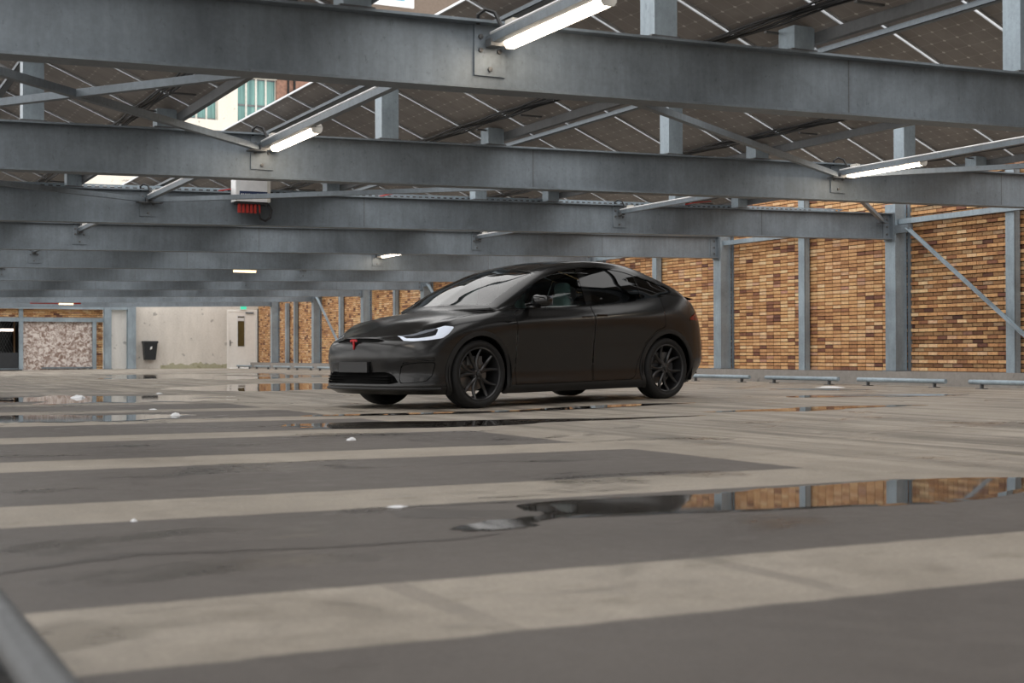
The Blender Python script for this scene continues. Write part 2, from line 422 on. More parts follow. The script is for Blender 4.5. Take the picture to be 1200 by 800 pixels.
for k, nm in ((0, 'beside the bay with projecting brick rows'), (6, 'near the white door'), (4, 'behind the parked car')):
    a = Vector((W+0.02, beam_y(k)-0.40, 2.79)); c = Vector((W+0.02, beam_y(k)-3.15, 0.78))
    root = empty('wall_brace', a, label='diagonal galvanised brace on the brick wall '+nm, cat='brace')
    MB().bar((0, 0, 0), c-a, 0.012, 0.10, up=(1, 0, 0)).bar((0.03, 0, 0), c-a+Vector((0.03, 0, 0)), 0.06, 0.012, up=(1, 0, 0)).build('angle_bar', 'galv_light', root)
    MB().box(-0.02, 0.10, -0.04, 0.28, -0.07, 0.07).build('gusset', 'galv', root)

# ------------------------------------------------------------------ roof beams
PLX = (4.10, 11.50)
def beam(k):
    y = beam_y(k)
    x0, x1 = XL, W-0.02
    extra = {0: 'carrying the grey inverter box'}.get(k, '')
    root = empty('roof_beam', (x1, y, zbot(x1)), label=('galvanised roof beam, %s from the concrete wall with the white door' % ORD[7-k]), cat='beam', group='roof beams across the deck')
    zz = lambda x: SL*x
    a, b = x0-x1, 0.0
    s = MB(); s.sbox(a, b, -0.10, 0.10, zz, None, 0.018)
    s.sbox(a, b, -0.10, 0.10, lambda x: zz(x)+BH-0.018, None, 0.018)
    s.sbox(a, b, -0.006, 0.006, lambda x: zz(x)+0.018, None, BH-0.036)
    s.build('i_section', 'galv', root)
    MB().box(-0.012, 0.012, -0.12, 0.12, -0.03, BH+0.01).build('end_plate', 'galv', root)
    for z in (0.09, 0.22, 0.35):
        MB().lathe([(0.0, -0.020), (0.022, -0.018), (0.022, 0.0)], 8, 'y', (-0.07, -0.015, z)).build('bolt', 'bolt', root)
    MB().box(-0.16, -0.012, -0.020, -0.006, 0.02, BH-0.02).build('end_cleat', 'galv', root)
    for X in PLX:
        x = X-x1
        p = MB().box(x-0.115, x+0.115, -0.022, -0.006, SL*x+0.10, SL*x+BH-0.02).build('gusset_plate', 'galv', root)
        for bx, bz in ((-0.07, 0.36), (-0.07, 0.27), (0.07, 0.27), (0.0, 0.145)):
            MB().lathe([(0.0, -0.016), (0.016, -0.014), (0.018, 0.0)], 8, 'y', (x+bx, -0.022, SL*x+bz)).build('bolt', 'bolt', p)
    for X in (7.2, 14.3, -0.4):
        x = X-x1
        MB().sbox(x-0.005, x+0.005, -0.0075, -0.006, lambda q: zz(q)+0.018, None, BH-0.036).build('splice_seam', 'galv_dark', root)
    return root
for k in range(-7, 8): beam(k)

# ------------------------------------------------------------------ stub posts, purlins, solar panels
T = 0.43
PIT = 3.573
def tab(n):
    xs = 3.128+PIT*n; zs = 3.02+SL*(xs-3.128); return xs, zs
TABLES = [-2, -1, 0, 1, 2, 3]
def post_mesh(w, h):
    s = MB(); s.box(-w/2, w/2, -w/2, w/2, 0, h); return s
ROWNAMES = {-3: 'outermost open side', -2: 'outer open side', -1: 'open side', 0: 'side of the gap showing the building', 1: 'row beside the gap', 2: 'row next towards the brick wall', 3: 'row closest to the brick wall'}
TN = {-3: 'seventh', -2: 'sixth', -1: 'fifth', 0: 'fourth', 1: 'third', 2: 'second', 3: 'first'}
for k in range(-3, 8):
    for n in TABLES:
        xs, zs = tab(n); y = beam_y(k)
        for kind, X in (('short', xs), ('tall', xs-1.24)):
            zt = ztop(X); ztopp = zs - T*(X-xs) - (0.10 if kind == 'tall' else 0.02)
            h = ztopp-zt
            if h < 0.05: continue
            root = empty('stub_post', (X, y, zt), label='%s stub post, %s roof beam from the door wall, %s row from brick wall' % (kind, ORD[7-k], TN[n]), cat='post', group='stub posts on the roof beams')
            MB().box(-0.095, 0.095, -0.095, 0.095, 0.012, h).build('shaft', 'galv_light', root)
            MB().box(-0.12, 0.12, -0.10, 0.10, 0, 0.012).build('base_plate', 'galv_dark', root)
YA, YB = -22.0, 57.0
for n in TABLES:
    xs, zs = tab(n)
    # lower channel purlin beside the short posts, upper purlin on the tall posts
    X = xs+0.100; zt = zs - T*(X-xs)
    s = MB(); s.box(X, X+0.006, YA, YB, zt-0.10, zt-0.015); s.box(X+0.006, X+0.05, YA, YB, zt-0.10, zt-0.094)
    s.build('purlin', 'galv_dark', label='lower channel purlin under the %s panel row from the brick wall' % TN[n], cat='purlin', group='purlins under the panel rows')
    X = xs-1.24; zt = zs - T*(X-xs) - 0.03
    s = MB(); s.box(X+0.03, X+0.036, YA, YB, zt-0.07, zt+0.01); s.box(X-0.04, X+0.03, YA, YB, zt-0.07, zt-0.064); s.box(X-0.04, X-0.034, YA, YB, zt-0.07, zt-0.03)
    s.build('purlin', 'galv', label='upper channel purlin under the %s panel row from the brick wall' % TN[n], cat='purlin', group='purlins under the panel rows')
    # cable bundle along the low edge
    if n >= 0:
        X = xs-0.16; zt = zs - T*(X-xs) - 0.045
        root = empty('cable_bundle', (X, 4.0, zt), label='black cable bundle clipped under the %s panel row from the brick wall' % TN[n], cat='cable', group='cable bundles under the panels')
        for q in range(5):
            pts = []
            for j in range(0, 140):
                yy = j*0.3
                pts.append((math.sin(j*0.9+q*2)*0.010+(q-2)*0.022, yy, -(q-2)*0.022*T+0.012+0.008*math.sin(j*1.7+q)))
            MB().tube(pts, 0.010, 5).build('cable', 'blackrub', root)
        s = MB()
        for j in range(0, 40): s.box(-0.05, 0.20, j*1.02+0.44, j*1.02+0.47, -0.075, -0.06)
        s.build('clip_strap', 'bolt', root, kind='stuff')
ang = math.atan(T)
LEN = 1.667/math.cos(ang)
glass_me = MB().box(-LEN/2, LEN/2, -0.482, 0.482, -0.003, 0.003).mesh('solar_panel', 'panel')
fs_ = MB(); fs_.box(-LEN/2-0.012, LEN/2+0.012, -0.494, -0.482, -0.022, 0.012); fs_.box(-LEN/2-0.012, LEN/2+0.012, 0.482, 0.494, -0.022, 0.012)
fs_.box(-LEN/2-0.012, -LEN/2, -0.482, 0.482, -0.022, 0.012); fs_.box(LEN/2, LEN/2+0.012, -0.482, 0.482, -0.022, 0.012)
frame_me = fs_.mesh('frame', 'alu')
for n in TABLES:
    xs, zs = tab(n); xc = (xs+0.167 + xs-1.5)/2; zc = zs - T*(xc-xs) + 0.012
    y = 3.0 if n > -2 else 4.0
    j = 0
    while y < 56.0:
        yy = 0.38 + 1.02*j + 2.04; j += 1; y = yy
        if yy > 46: break
        if n < -1 and yy > 40: break
        o = inst('solar_panel', glass_me, None, (xc, yy, zc), label='solar panel, %s row from the brick wall, over %s bay from the door wall' % (TN[n], 'the '+ORD[max(0, min(11, int(7-(yy-Y0)/BAY)))]), cat='solar panel', group='solar panels on the roof frame')
        o.rotation_euler = (0, ang, 0)
        inst('frame', frame_me, o)

# the canopy goes on behind the viewpoint: the rest of the panels as one field
mb = MB()
for n in TABLES:
    xs, zs = tab(n)
    for j in range(-23, 0):
        yy = 0.38+1.02*j+2.04
        a, c = xs-1.5, xs+0.167; za, zc_ = zs+T*1.5+0.012, zs-T*0.167+0.012
        mb.add([(a, yy-.482, za), (c, yy-.482, zc_), (c, yy+.482, zc_), (a, yy+.482, za), (a, yy-.482, za+.006), (c, yy-.482, zc_+.006), (c, yy+.482, zc_+.006), (a, yy+.482, za+.006)], [(3,2,1,0),(4,5,6,7),(0,1,5,4),(1,2,6,5),(2,3,7,6),(3,0,4,7)])
mb.build('solar_panel_field', 'panel', kind='stuff', label='remaining solar panels of the canopy over the near end of the deck', cat='solar panels')

# ------------------------------------------------------------------ light trunking between beams, lamps, braces
def trunk(X, k):
    """channel rail with conduit from beam k-1 to beam k along Y"""
    y1 = beam_y(k)-0.03; y0 = beam_y(k-1)+0.03; z = zbot(X)+0.335
    side = 'below the roof gap' if X < 6 else 'nearer the brick wall'
    root = empty('trunking_rail', (X, y1, z), label='trunking rail %s, ending at the %s roof beam from the door wall' % (side, ORD[7-k]), cat='rail', group='trunking rails between the roof beams')
    L = y0-y1
    s = MB(); s.box(-0.032, 0.032, L, 0, -0.026, -0.021); s.box(-0.032, -0.027, L, 0, -0.021, 0.028); s.box(0.027, 0.032, L, 0, -0.021, 0.028)
    s.build('channel', 'galv', root)
    MB().tube([(-0.02, L, 0.042), (-0.02, -0.25, 0.042), (-0.02, -0.05, 0.04)], 0.011, 6).build('conduit', 'white', root)
    MB().tube([(-0.10, -0.02, 0.10), (-0.115, -0.05, 0.155), (-0.08, -0.09, 0.185), (-0.03, -0.13, 0.16), (-0.01, -0.16, 0.09), (-0.005, -0.2, 0.05)], 0.014, 6).build('cable_loop', 'blackrub', root, smooth=True)
    MB().box(-0.045, 0.045, -0.10, -0.02, -0.05, 0.0).build('end_bracket', 'galv_dark', root)
    MB().box(0.0, 0.06, -0.33, -0.22, 0.04, 0.09).build('junction_box', 'lampbody', root)
for k in range(-2, 6):
    for X in PLX: trunk(X, k)
def lamp(X, k, label):
    z = zbot(X)+0.335; y1 = beam_y(k)-0.10
    root = empty('strip_lamp', (X+0.11, y1, z), label=label, cat='lamp', group='strip lamps under the roof')
    MB().prism([(-0.055, 0.0), (-0.04, 0.03), (0.04, 0.03), (0.055, 0.0)], -1.30, 0.0).build('housing', 'lampbody', root)
    s = MB(); prof = [(-0.048, 0.0), (-0.046, -0.03), (-0.03, -0.052), (0.03, -0.052), (0.046, -0.03), (0.048, 0.0)]
    s.prism(prof, -1.285, -0.015).build('diffuser', 'tube', root)
    MB().prism([(-0.056, 0.005), (-0.05, -0.035), (-0.03, -0.058), (0.03, -0.058), (0.05, -0.035), (0.056, 0.005)], -1.30, -1.287).build('end_cap', 'lampbody', root)
    MB().prism([(-0.056, 0.005), (-0.05, -0.035), (-0.03, -0.058), (0.03, -0.058), (0.05, -0.035), (0.056, 0.005)], -0.013, 0.0).build('end_cap', 'lampbody', root)
    for y in (-0.25, -1.05):
        MB().box(-0.11, 0.02, y-0.02, y+0.02, 0.028, 0.036).build('bracket', 'galv', root)
    MB().tube([(-0.02, -1.30, 0.01), (-0.03, -1.34, 0.0), (-0.06, -1.36, 0.02), (-0.09, -1.33, 0.04)], 0.008, 6).build('lead', 'blackrub', root)
lamp(PLX[0], -2, 'lit strip lamp on the trunking of the beam furthest from the white door')
lamp(PLX[0], -1, 'lit strip lamp below the gap showing the building with green curtains')
lamp(PLX[1], -1, 'lit strip lamp beside the brick wall end of the roof')
lamp(PLX[1], 2, 'small lit strip lamp above the parked car bonnet')
def beam_lamp(x, k, label):
    y = beam_y(k)
    root = empty('beam_lamp', (x, y, zbot(x)), label=label, cat='lamp', group='small lamps on beam undersides')
    MB().box(-0.26, 0.26, -0.05, 0.05, -0.02, 0.0).build('housing', 'lampbody', root)
    MB().box(-0.24, 0.24, -0.045, 0.045, -0.065, -0.02).build('diffuser', 'tube_far', root)
beam_lamp(8.45, 2, 'small warm lamp under a roof beam left of the car')
beam_lamp(8.1, 6, 'small warm lamp under the roof beam before the pale stone panel')

def brace(a, b, label):
    root = empty('roof_brace', a, label=label, cat='brace', group='flat diagonal braces between roof beams')
    d = Vector(b)-Vector(a)
    MB().bar((0, 0, 0), d, 0.06, 0.06).build('hollow_bar', 'galv', root)
    for e in (Vector((0, 0, 0)), d):
        MB().box(e.x-0.09, e.x+0.09, e.y-0.06, e.y+0.06, e.z-0.045, e.z-0.033).build('end_plate', 'galv_dark', root)
zb_ = lambda X: zbot(X)+0.315
def bp(X, k, s): return (X, beam_y(k)+s*0.10, zb_(X))
def rb(x0, k0, s0, x1, k1, s1, nm): brace(bp(x0, k0, s0), bp(x1, k1, s1), nm)
rb(4.02, -1, -1, -0.6, -2, 1, 'diagonal roof brace running from the gap lamp plate to the open side')
rb(4.02, -2, 1, 0.0, -1, -1, 'diagonal roof brace crossing below another one at the open side')
rb(11.40, -1, -1, 4.18, -2, 1, 'long diagonal roof brace between the two trunking rails over the aisle')
rb(4.18, 0, -1, 11.40, -1, 1, 'long diagonal roof brace passing in front of the inverter box')
rb(4.02, 0, -1, -3.2, -1, 1, 'diagonal roof brace from the inverter beam to the open side')
rb(11.60, -1, -1, 16.9, -2, 1, 'diagonal roof brace behind the strip lamp by the brick wall')
rb(16.85, 0, -1, 11.60, -1, 1, 'diagonal roof brace ending at the column with the wall brace')

# ------------------------------------------------------------------ inverter, cable tray on the beam
k = 0; yb = beam_y(0)
root = empty('inverter', (5.45, yb-0.24, 2.70), label='white and grey inverter box with navy stripe hung on a roof beam', cat='inverter')
MB().box(-0.24, 0.24, -0.12, 0.12, 0, 0.42).build('case', 'white', root)
MB().box(-0.19, 0.20, -0.126, -0.118, 0.06, 0.14).build('stripe', 'navy', root)
t = MB()
for i, w in enumerate((0.018, 0.012, 0.016, 0.014, 0.018, 0.012)): t.box(-0.17+i*0.026, -0.17+i*0.026+w, -0.129, -0.1255, 0.085, 0.105)
t.build('lettering', 'white', root)
MB().box(0.05, 0.075, -0.129, -0.1255, 0.085, 0.112).build('status_light', 'lampbody', root)
MB().box(0.20, 0.245, -0.121, -0.117, 0.0, 0.42).build('side_grille', 'lampbody', root)
MB().box(-0.21, 0.22, -0.10, 0.10, -0.03, 0.0).build('underside', 'blackrub', root)
for i in range(6): MB().box(-0.19+i*0.055, -0.155+i*0.055, -0.06, -0.02, -0.15, -0.03).build('plug', 'redpl', root)
MB().tube([(0.10, -0.04, -0.02), (0.085, -0.05, -0.12), (0.12, -0.05, -0.22), (0.19, -0.05, -0.25), (0.26, -0.05, -0.20), (0.28, -0.05, -0.10), (0.23, -0.04, -0.02)], 0.018, 8).build('cable_loop', 'blackrub', root, smooth=True)
MB().box(-0.22, 0.22, 0.12, 0.24, 0.10, 0.14).build('bracket', 'galv', root)
root = empty('cable_tray', (2.2, yb+0.30, 0), label='perforated cable tray along the beam with the inverter box', cat='cable tray')
s = MB(); x0, x1 = 0.0, 14.0
zt = lambda x: ztop(x+2.2)+0.01
s.sbox(x0, x1, -0.10, 0.10, zt, None, 0.004); s.sbox(x0, x1, 0.10, 0.104, zt, None, 0.065)
s.build('channel', 'galv_light', root)
s = MB(); s.sbox(x0, x1, -0.104, -0.10, zt, None, 0.022); s.sbox(x0, x1, -0.104, -0.10, lambda x: zt(x)+0.045, None, 0.022)
for i in range(140): s.sbox(i*0.1, i*0.1+0.045, -0.104, -0.10, lambda x: zt(x)+0.022, None, 0.023)
s.build('slotted_side', 'galv_light', root)
MB().tube([(0.4+i*0.5, -0.02+0.02*math.sin(i), zt(0.4+i*0.5)+0.03) for i in range(27)], 0.02, 6).build('cable', 'blackrub', root)
for a, c in ((2.9, 3.6), (5.3, 5.9), (10.5, 11.2)):
    MB().tube([(a, -0.16, zt(a)+0.02), ((a+c)/2, -0.17, zt(a)+0.09), (c, -0.12, zt(c)+0.12)], 0.010, 6).build('red_cable', 'redpl', root)
for i in range(9):
    x = 1.0+i*1.55
    MB().box(x-0.03, x+0.03, -0.33, 0.0, zt(x)-0.03, zt(x)).build('bracket', 'galv', root)

# ------------------------------------------------------------------ far end
FZ = 0.05
fw = MB().box(12.0, 16.02, YF, YF+0.25, FZ-0.1, 4.2); fw.box(17.36, 18.0, YF, YF+0.25, FZ-0.1, 4.2); fw.box(16.02, 17.36, YF, YF+0.25, 2.56, 4.2)
fw.build('wall_far', 'conc', kind='structure', label='stained pale concrete wall with the bin and white door')
d = empty('door_1', (16.69, YF+0.04, FZ), label='white steel door with a narrow tall window', kind='structure')
MB().box(-0.67, -0.58, -0.05, 0.10, 0, 2.50).box(0.58, 0.67, -0.05, 0.10, 0, 2.50).box(-0.58, 0.58, -0.05, 0.10, 2.42, 2.50).build('door_frame', 'doorwhite', d)
lf = MB().box(-0.575, -0.19, -0.02, 0.04, 0.01, 2.415).box(0.10, 0.575, -0.02, 0.04, 0.01, 2.415).box(-0.19, 0.10, -0.02, 0.04, 0.01, 0.93).box(-0.19, 0.10, -0.02, 0.04, 2.22, 2.415).build('door_leaf', 'doorwhite', d)
MB().box(-0.19, 0.10, 0.0, 0.02, 0.93, 2.22).build('pane', plain('wired_glass', (0.10, 0.075, 0.03), 0.08), lf)
MB().box(-0.22, -0.19, -0.035, -0.0, 0.90, 2.25).box(0.10, 0.13, -0.035, -0.0, 0.90, 2.25).box(-0.19, 0.10, -0.035, -0.0, 0.90, 0.93).box(-0.19, 0.10, -0.035, -0.0, 2.22, 2.25).build('window_bead', 'white', lf)
MB().box(-0.18, 0.09, -0.006, -0.001, 2.02, 2.16).build('notice', 'white', lf)
h = MB().box(-0.54, -0.50, -0.035, -0.02, 0.95, 1.20); h.tube([(-0.52, -0.03, 1.10), (-0.52, -0.08, 1.10), (-0.42, -0.08, 1.10)], 0.012, 6); h.build('door_handle', 'bolt', lf)
MB().box(0.15, 0.50, -0.07, -0.02, 2.33, 2.40).build('door_closer', 'galv', lf)
root = empty('exit_sign', (16.72, YF-0.06, 2.565), label='small green emergency exit sign above the white door', cat='sign')
MB().box(-0.14, 0.14, -0.03, 0.05, -0.01, 0.14).build('case', 'white', root); MB().box(-0.13, 0.13, -0.034, -0.028, 0.0, 0.13).build('face', 'green', root)
MB().tube([(17.365, YF-0.05, 0.06), (17.365, YF-0.05, 2.6)], 0.028, 8).build('downpipe', 'galv_dark', label='dark downpipe in the corner beside the white door', cat='pipe')
# bin on the wall
root = empty('litter_bin', (12.72, YF, 0.42), label='black plastic litter bin hung on the concrete wall', cat='bin')
s = MB(); s.add([(-0.22,-0.02,0),(0.22,-0.02,0),(0.22,-0.30,0),(-0.22,-0.30,0),(-0.28,-0.02,0.72),(0.28,-0.02,0.72),(0.28,-0.40,0.72),(-0.28,-0.40,0.72)], [(3,2,1,0),(0,1,5,4),(1,2,6,5),(2,3,7,6),(3,0,4,7),(4,5,6,7)])
s.build('bin_body', 'binblack', root)
MB().box(-0.30, 0.30, -0.42, 0.0, 0.70, 0.78).build('rim', 'binblack', root)
MB().add([(-0.03,-0.375,0.42),(0.05,-0.38,0.44),(0.06,-0.395,0.56),(-0.02,-0.39,0.53)], [(0,1,2,3)]).build('sticker', 'white', root)
MB().box(-0.1, 0.1, -0.03, 0.0, 0.25, 0.5).build('bracket', 'bolt', root)
# white pier, galvanised columns, brick band, pale stone panel, dark opening
MB().box(11.15, 11.82, YF, YF+0.3, FZ, 2.5).build('wall_pier', 'conc_white', kind='structure', label='white concrete pier between two galvanised columns')
for x0, x1, nm in ((11.80, 12.13, 'between the white pier and the concrete wall'), (10.86, 11.14, 'between the brick strip and the white pier')):
    root = empty('end_column', ((x0+x1)/2, YF-0.18, FZ), label='galvanised end column '+nm, cat='column', group='columns of the far end')
    w = (x1-x0)/2
    MB().box(-w, w, -0.13, -0.11, 0, 2.62).box(-w, w, 0.11, 0.13, 0, 2.62).box(-w+0.03, w-0.03, -0.11, 0.11, 0, 2.62).build('shaft', 'galv_light', root)
    MB().box(-w-0.04, w+0.04, -0.16, 0.16, 0, 0.02).build('base_plate', 'galv', root)
MB().box(-20.0, 12.0, YF-0.25, YF-0.05, 2.48, 2.70).build('trim_1', 'galv_light', kind='structure', label='galvanised head beam over the far end bays')
wl = MB().box(10.57, 10.88, YF+0.10, YF+0.3, FZ, 2.1).box(1.0, 10.88, YF+0.10, YF+0.3, 2.08, 2.55).build('wall_back', 'mortar', kind='structure', label='dark brick band and strip around the pale stone panel')
mb = MB()
for x0, x1, z0, z1 in ((10.58, 10.87, FZ, 2.1), (3.0, 10.87, 2.1, 2.5)):
    r = 0; z = z0
    while z < z1:
        x = x0 - (0.11 if r % 2 else 0)
        while x < x1:
            a, c = max(x, x0), min(x+0.216, x1)
            if c-a > 0.03: mb.box(a, c, YF+0.06, YF+0.11, z, z+0.058)
            x += 0.228
        z += 0.0725; r += 1
mb.build('brick_field', brick_mat('brown_brick_field', True), wl, kind='stuff')
def stone_mat():
    m, nt, b = mat('pale_mottled_stone')
    pos = nt.nodes.new('ShaderNodeNewGeometry').outputs['Position']
    v = nt.nodes.new('ShaderNodeTexVoronoi'); v.inputs['Scale'].default_value = 9; nt.links.new(pos, v.inputs['Vector'])
    n1 = noise(nt, pos, 7, 3, 0.6, 1.2)
    c = ramp(nt, n1, [(0.40, (0.25, 0.17, 0.135)), (0.5, (0.48, 0.40, 0.36)), (0.60, (0.72, 0.66, 0.62))])
    c = mixc(nt, 0.4, c, ramp(nt, v.outputs['Distance'], [(0.1, g(0.65)), (0.6, g(0.35))]), 'SOFT_LIGHT')
    nt.links.new(c, b.inputs['Base Color']); b.inputs['Roughness'].default_value = 0.85
    bump(nt, b, n1, 0.6, 0.03); return m
root = empty('stone_panel', (9.1, YF+0.05, FZ), label='pale mottled stone infill panel inside a galvanised frame', cat='panel')
MB().box(-1.36, 1.35, 0.03, 0.20, -0.10, 1.95).build('stone_infill', stone_mat(), root)
MB().box(-1.52, -1.36, -0.10, 0.05, 0, 2.43).build('post', 'galv_light', root)
MB().box(1.34, 1.49, -0.10, 0.05, 0, 1.92).build('post', 'galv_light', root)
MB().box(-1.36, 1.76, -0.10, 0.05, 1.92, 2.09).build('frame_rail', 'galv_light', root)
MB().box(-0.65, 1.34, -0.12, 0.0, 0.03, 0.09).build('sill_rail', 'galv', root)
# dark opening with mesh gate and a lamp inside
root = empty('mesh_gate', (6.1, YF+0.05, FZ), label='dark mesh gate with solid lower panel beside the pale stone panel', cat='gate')
MB().box(-3.0, 1.48, -0.02, 0.02, -0.05, 0.68).build('lower_panel', plain('gate_panel', (0.02, 0.022, 0.026), 0.6), root)
s = MB()
for i in range(40):
    x = -1.6+i*0.11
    for sg in (1, -1):
        s.bar((x, 0.0, 0.68), (x+sg*0.62, 0.0, 1.92), 0.008, 0.008, up=(0, 1, 0)) if -1.5 < x+sg*0.62 < 1.46 and x < 1.46 else None
s.build('wire_mesh', 'galv_dark', root, kind='stuff')
MB().box(-3.0, 1.48, -0.08, 0.05, 1.92, 2.09).build('frame_rail', 'galv_light', root)
MB().box(-3.0, 1.46, -0.10, 0.0, 0.0, 0.05).build('sill_rail', 'galv', root)
for nm_, bxs in (('wall_back_room', (1.0, 7.8, YF+4.0, YF+4.2, 0, 2.6)), ('wall_side_room', (7.8, 8.0, YF+0.3, YF+4.2, 0, 2.6)), ('wall_outer_room', (0.8, 1.0, YF+0.3, YF+4.2, 0, 2.6)), ('ceiling_room', (0.8, 8.0, YF+0.3, YF+4.2, 2.6, 2.8)), ('floor_room', (0.8, 8.0, YF+0.2, YF+4.2, -0.1, 0.04))):
    MB().box(*bxs).build(nm_, 'darkvoid', kind='structure', label='dark room behind the mesh gate')
root = empty('room_lamp', (7.30, YF+1.2, 1.62), label='lit lamp inside the dark room behind the mesh gate', cat='lamp')
MB().box(-0.35, 0.22, -0.05, 0.05, -0.02, 0.08).build('diffuser', emis('room_lamp_glow', (1.0, 0.85, 0.75), 3.0), root)
MB().box(0.23, 0.29, -0.04, 0.04, -1.58, 0.97).build('post', plain('timber_post', (0.22, 0.12, 0.05), 0.7), root)
root = empty('red_pipe', (8.5, beam_y(6), zbot(8.5)-0.03), label='thin red pipe under the roof before the pale stone panel', cat='pipe')
MB().tube([(-1.6, 0, 0), (0.1, 0, 0.01)], 0.03, 8).build('pipe', 'redpl', root); MB().box(-0.5, -0.46, -0.03, 0.03, 0.0, 0.03).build('hanger', 'galv', root)

# the deck beyond the mesh gate and its open side
MB().box(-22.0, 0.8, YF, YF+0.25, -0.05, 2.75).build('wall_far_end', 'conc_white', kind='structure', label='pale concrete wall beyond the mesh gate')
MB().box(-22.2, -22.0, -30, YF+0.25, -0.45, 1.1).build('wall_left', 'conc_white', kind='structure', label='low concrete parapet on the open side')
for k in range(-2, 8):
    root = empty('deck_column', (XL+0.3, beam_y(k), 0.0), label='galvanised deck column on the open side, %s from the mesh gate wall' % ORD[7-k], cat='column', group='columns on the open side')
    hgt_ = zbot(XL+0.13)-0.012
    MB().box(-0.13, -0.112, -0.13, 0.13, 0.02, hgt_).box(0.112, 0.13, -0.13, 0.13, 0.02, hgt_).box(-0.112, 0.112, -0.006, 0.006, 0.02, hgt_).build('shaft', 'galv_light', root)
    MB().box(-0.17, 0.17, -0.17, 0.17, 0, 0.02).build('base_plate', 'galv', root)

# ------------------------------------------------------------------ neighbouring building behind
BY = 78.0; fz = BY/75.0
def bx(v): return v*fz
def bz(v): return (v-0.6)*fz+0.6
root = empty('apartment_building', (bx(21), BY, 0), label='cream concrete building with green curtained windows seen through the roof gap', cat='building')
ox = bx(21)
def P(mb, name, m, **k): return mb.build(name, m, root, **k)
P(MB().box(bx(2)-ox, bx(40)-ox, 0.9, 8.0, 0, bz(30)), 'core', 'darkvoid')
P(MB().box(bx(2)-ox, bx(33)-ox, 0, 1.0, 0, bz(13.45)), 'lower_slab', 'facade')
P(MB().box(bx(20.05)-ox, bx(21.15)-ox, 0, 0.6, bz(13.45), bz(19.3)), 'pier', 'facade')
P(MB().box(bx(14.5)-ox, bx(15.6)-ox, 0, 0.6, bz(13.45), bz(19.3)), 'pier', 'facade')
P(MB().box(bx(2)-ox, bx(23.4)-ox, 0.0, 0.6, bz(15.95), bz(16.6)), 'spandrel', 'facade')
brk = plain('brown_brick_facade', (0.22, 0.12, 0.085), 0.85, vary=0.35, scale=5)
P(MB().box(bx(23.4)-ox, bx(33)-ox, 0.1, 0.9, bz(13.45), bz(26)), 'brick_wing', brk)
P(MB().box(bx(24.35)-ox, bx(24.45)-ox, -0.06, 0.1, bz(13.45), bz(22)), 'downpipe', 'darkvoid')
P(MB().box(bx(24.0)-ox, bx(24.08)-ox, -0.06, 0.1, bz(13.45), bz(22)), 'downpipe', 'darkvoid')
def curtain_mat():
    m, nt, b = mat('green_curtain_glass')
    pos = nt.nodes.new('ShaderNodeNewGeometry').outputs['Position']
    mp = nt.nodes.new('ShaderNodeMapping'); mp.inputs['Scale'].default_value = (1, 1, 0.04); nt.links.new(pos, mp.inputs['Vector'])
    f = noise(nt, mp.outputs['Vector'], 9, 3)
    nt.links.new(ramp(nt, f, [(0.3, (0.05, 0.13, 0.125)), (0.7, (0.17, 0.34, 0.31))]), b.inputs['Base Color'])
    b.inputs['Roughness'].default_value = 0.15; return m
cm = curtain_mat()
def window(x0, x1, z0, z1, zt, n):
    w = P(MB().box(bx(x0)-ox, bx(x1)-ox, 0.35, 0.45, bz(z0), bz(z0)+0.08), 'window', 'galv_dark')
    MB().box(bx(x0)-ox, bx(x1)-ox, 0.35, 0.45, bz(z1)-0.08, bz(z1)).build('window_head', 'galv_dark', w)
    MB().box(bx(x0)-ox, bx(x1)-ox, 0.35, 0.45, bz(zt)-0.05, bz(zt)+0.05).build('transom', 'galv_dark', w)
    for i in range(n+1):
        x = bx(x0)+(bx(x1)-bx(x0))*i/n-ox
        MB().box(x-0.05, x+0.05, 0.33, 0.47, bz(z0), bz(z1)).build('mullion', 'lampbody', w)
    for i in range(n):
        xa = bx(x0)+(bx(x1)-bx(x0))*i/n-ox+0.05; xb = bx(x0)+(bx(x1)-bx(x0))*(i+1)/n-ox-0.05
        MB().box(xa, xb, 0.40, 0.44, bz(z0)+0.08, bz(zt)-0.05).build('pane', cm, w)
        MB().box(xa, xb, 0.40, 0.44, bz(zt)+0.05, bz(z1)-0.08).build('pane', cm, w)
window(21.15, 23.4, 13.5, 15.95, 14.45, 4)
window(15.6, 20.05, 13.5, 15.95, 14.55, 8)
window(21.15, 23.4, 16.6, 19.0, 17.4, 4)
# upper brown wing with a pale framed blue window, far right of the gap
P(MB().box(bx(26)-ox, bx(40)-ox, -1.0, 0.1, bz(18.5), bz(26)), 'upper_wing', plain('brown_render', (0.15, 0.115, 0.09), 0.9))
uw = P(MB().box(bx(28.3)-ox, bx(31.2)-ox, -1.15, -1.0, bz(20.55), bz(23)), 'window_frame', 'white')
MB().box(bx(29.2)-ox, bx(30.6)-ox, -1.2, -1.12, bz(20.9), bz(22.7)).build('pane', plain('blue_glass', (0.10, 0.35, 0.45), 0.1), uw)

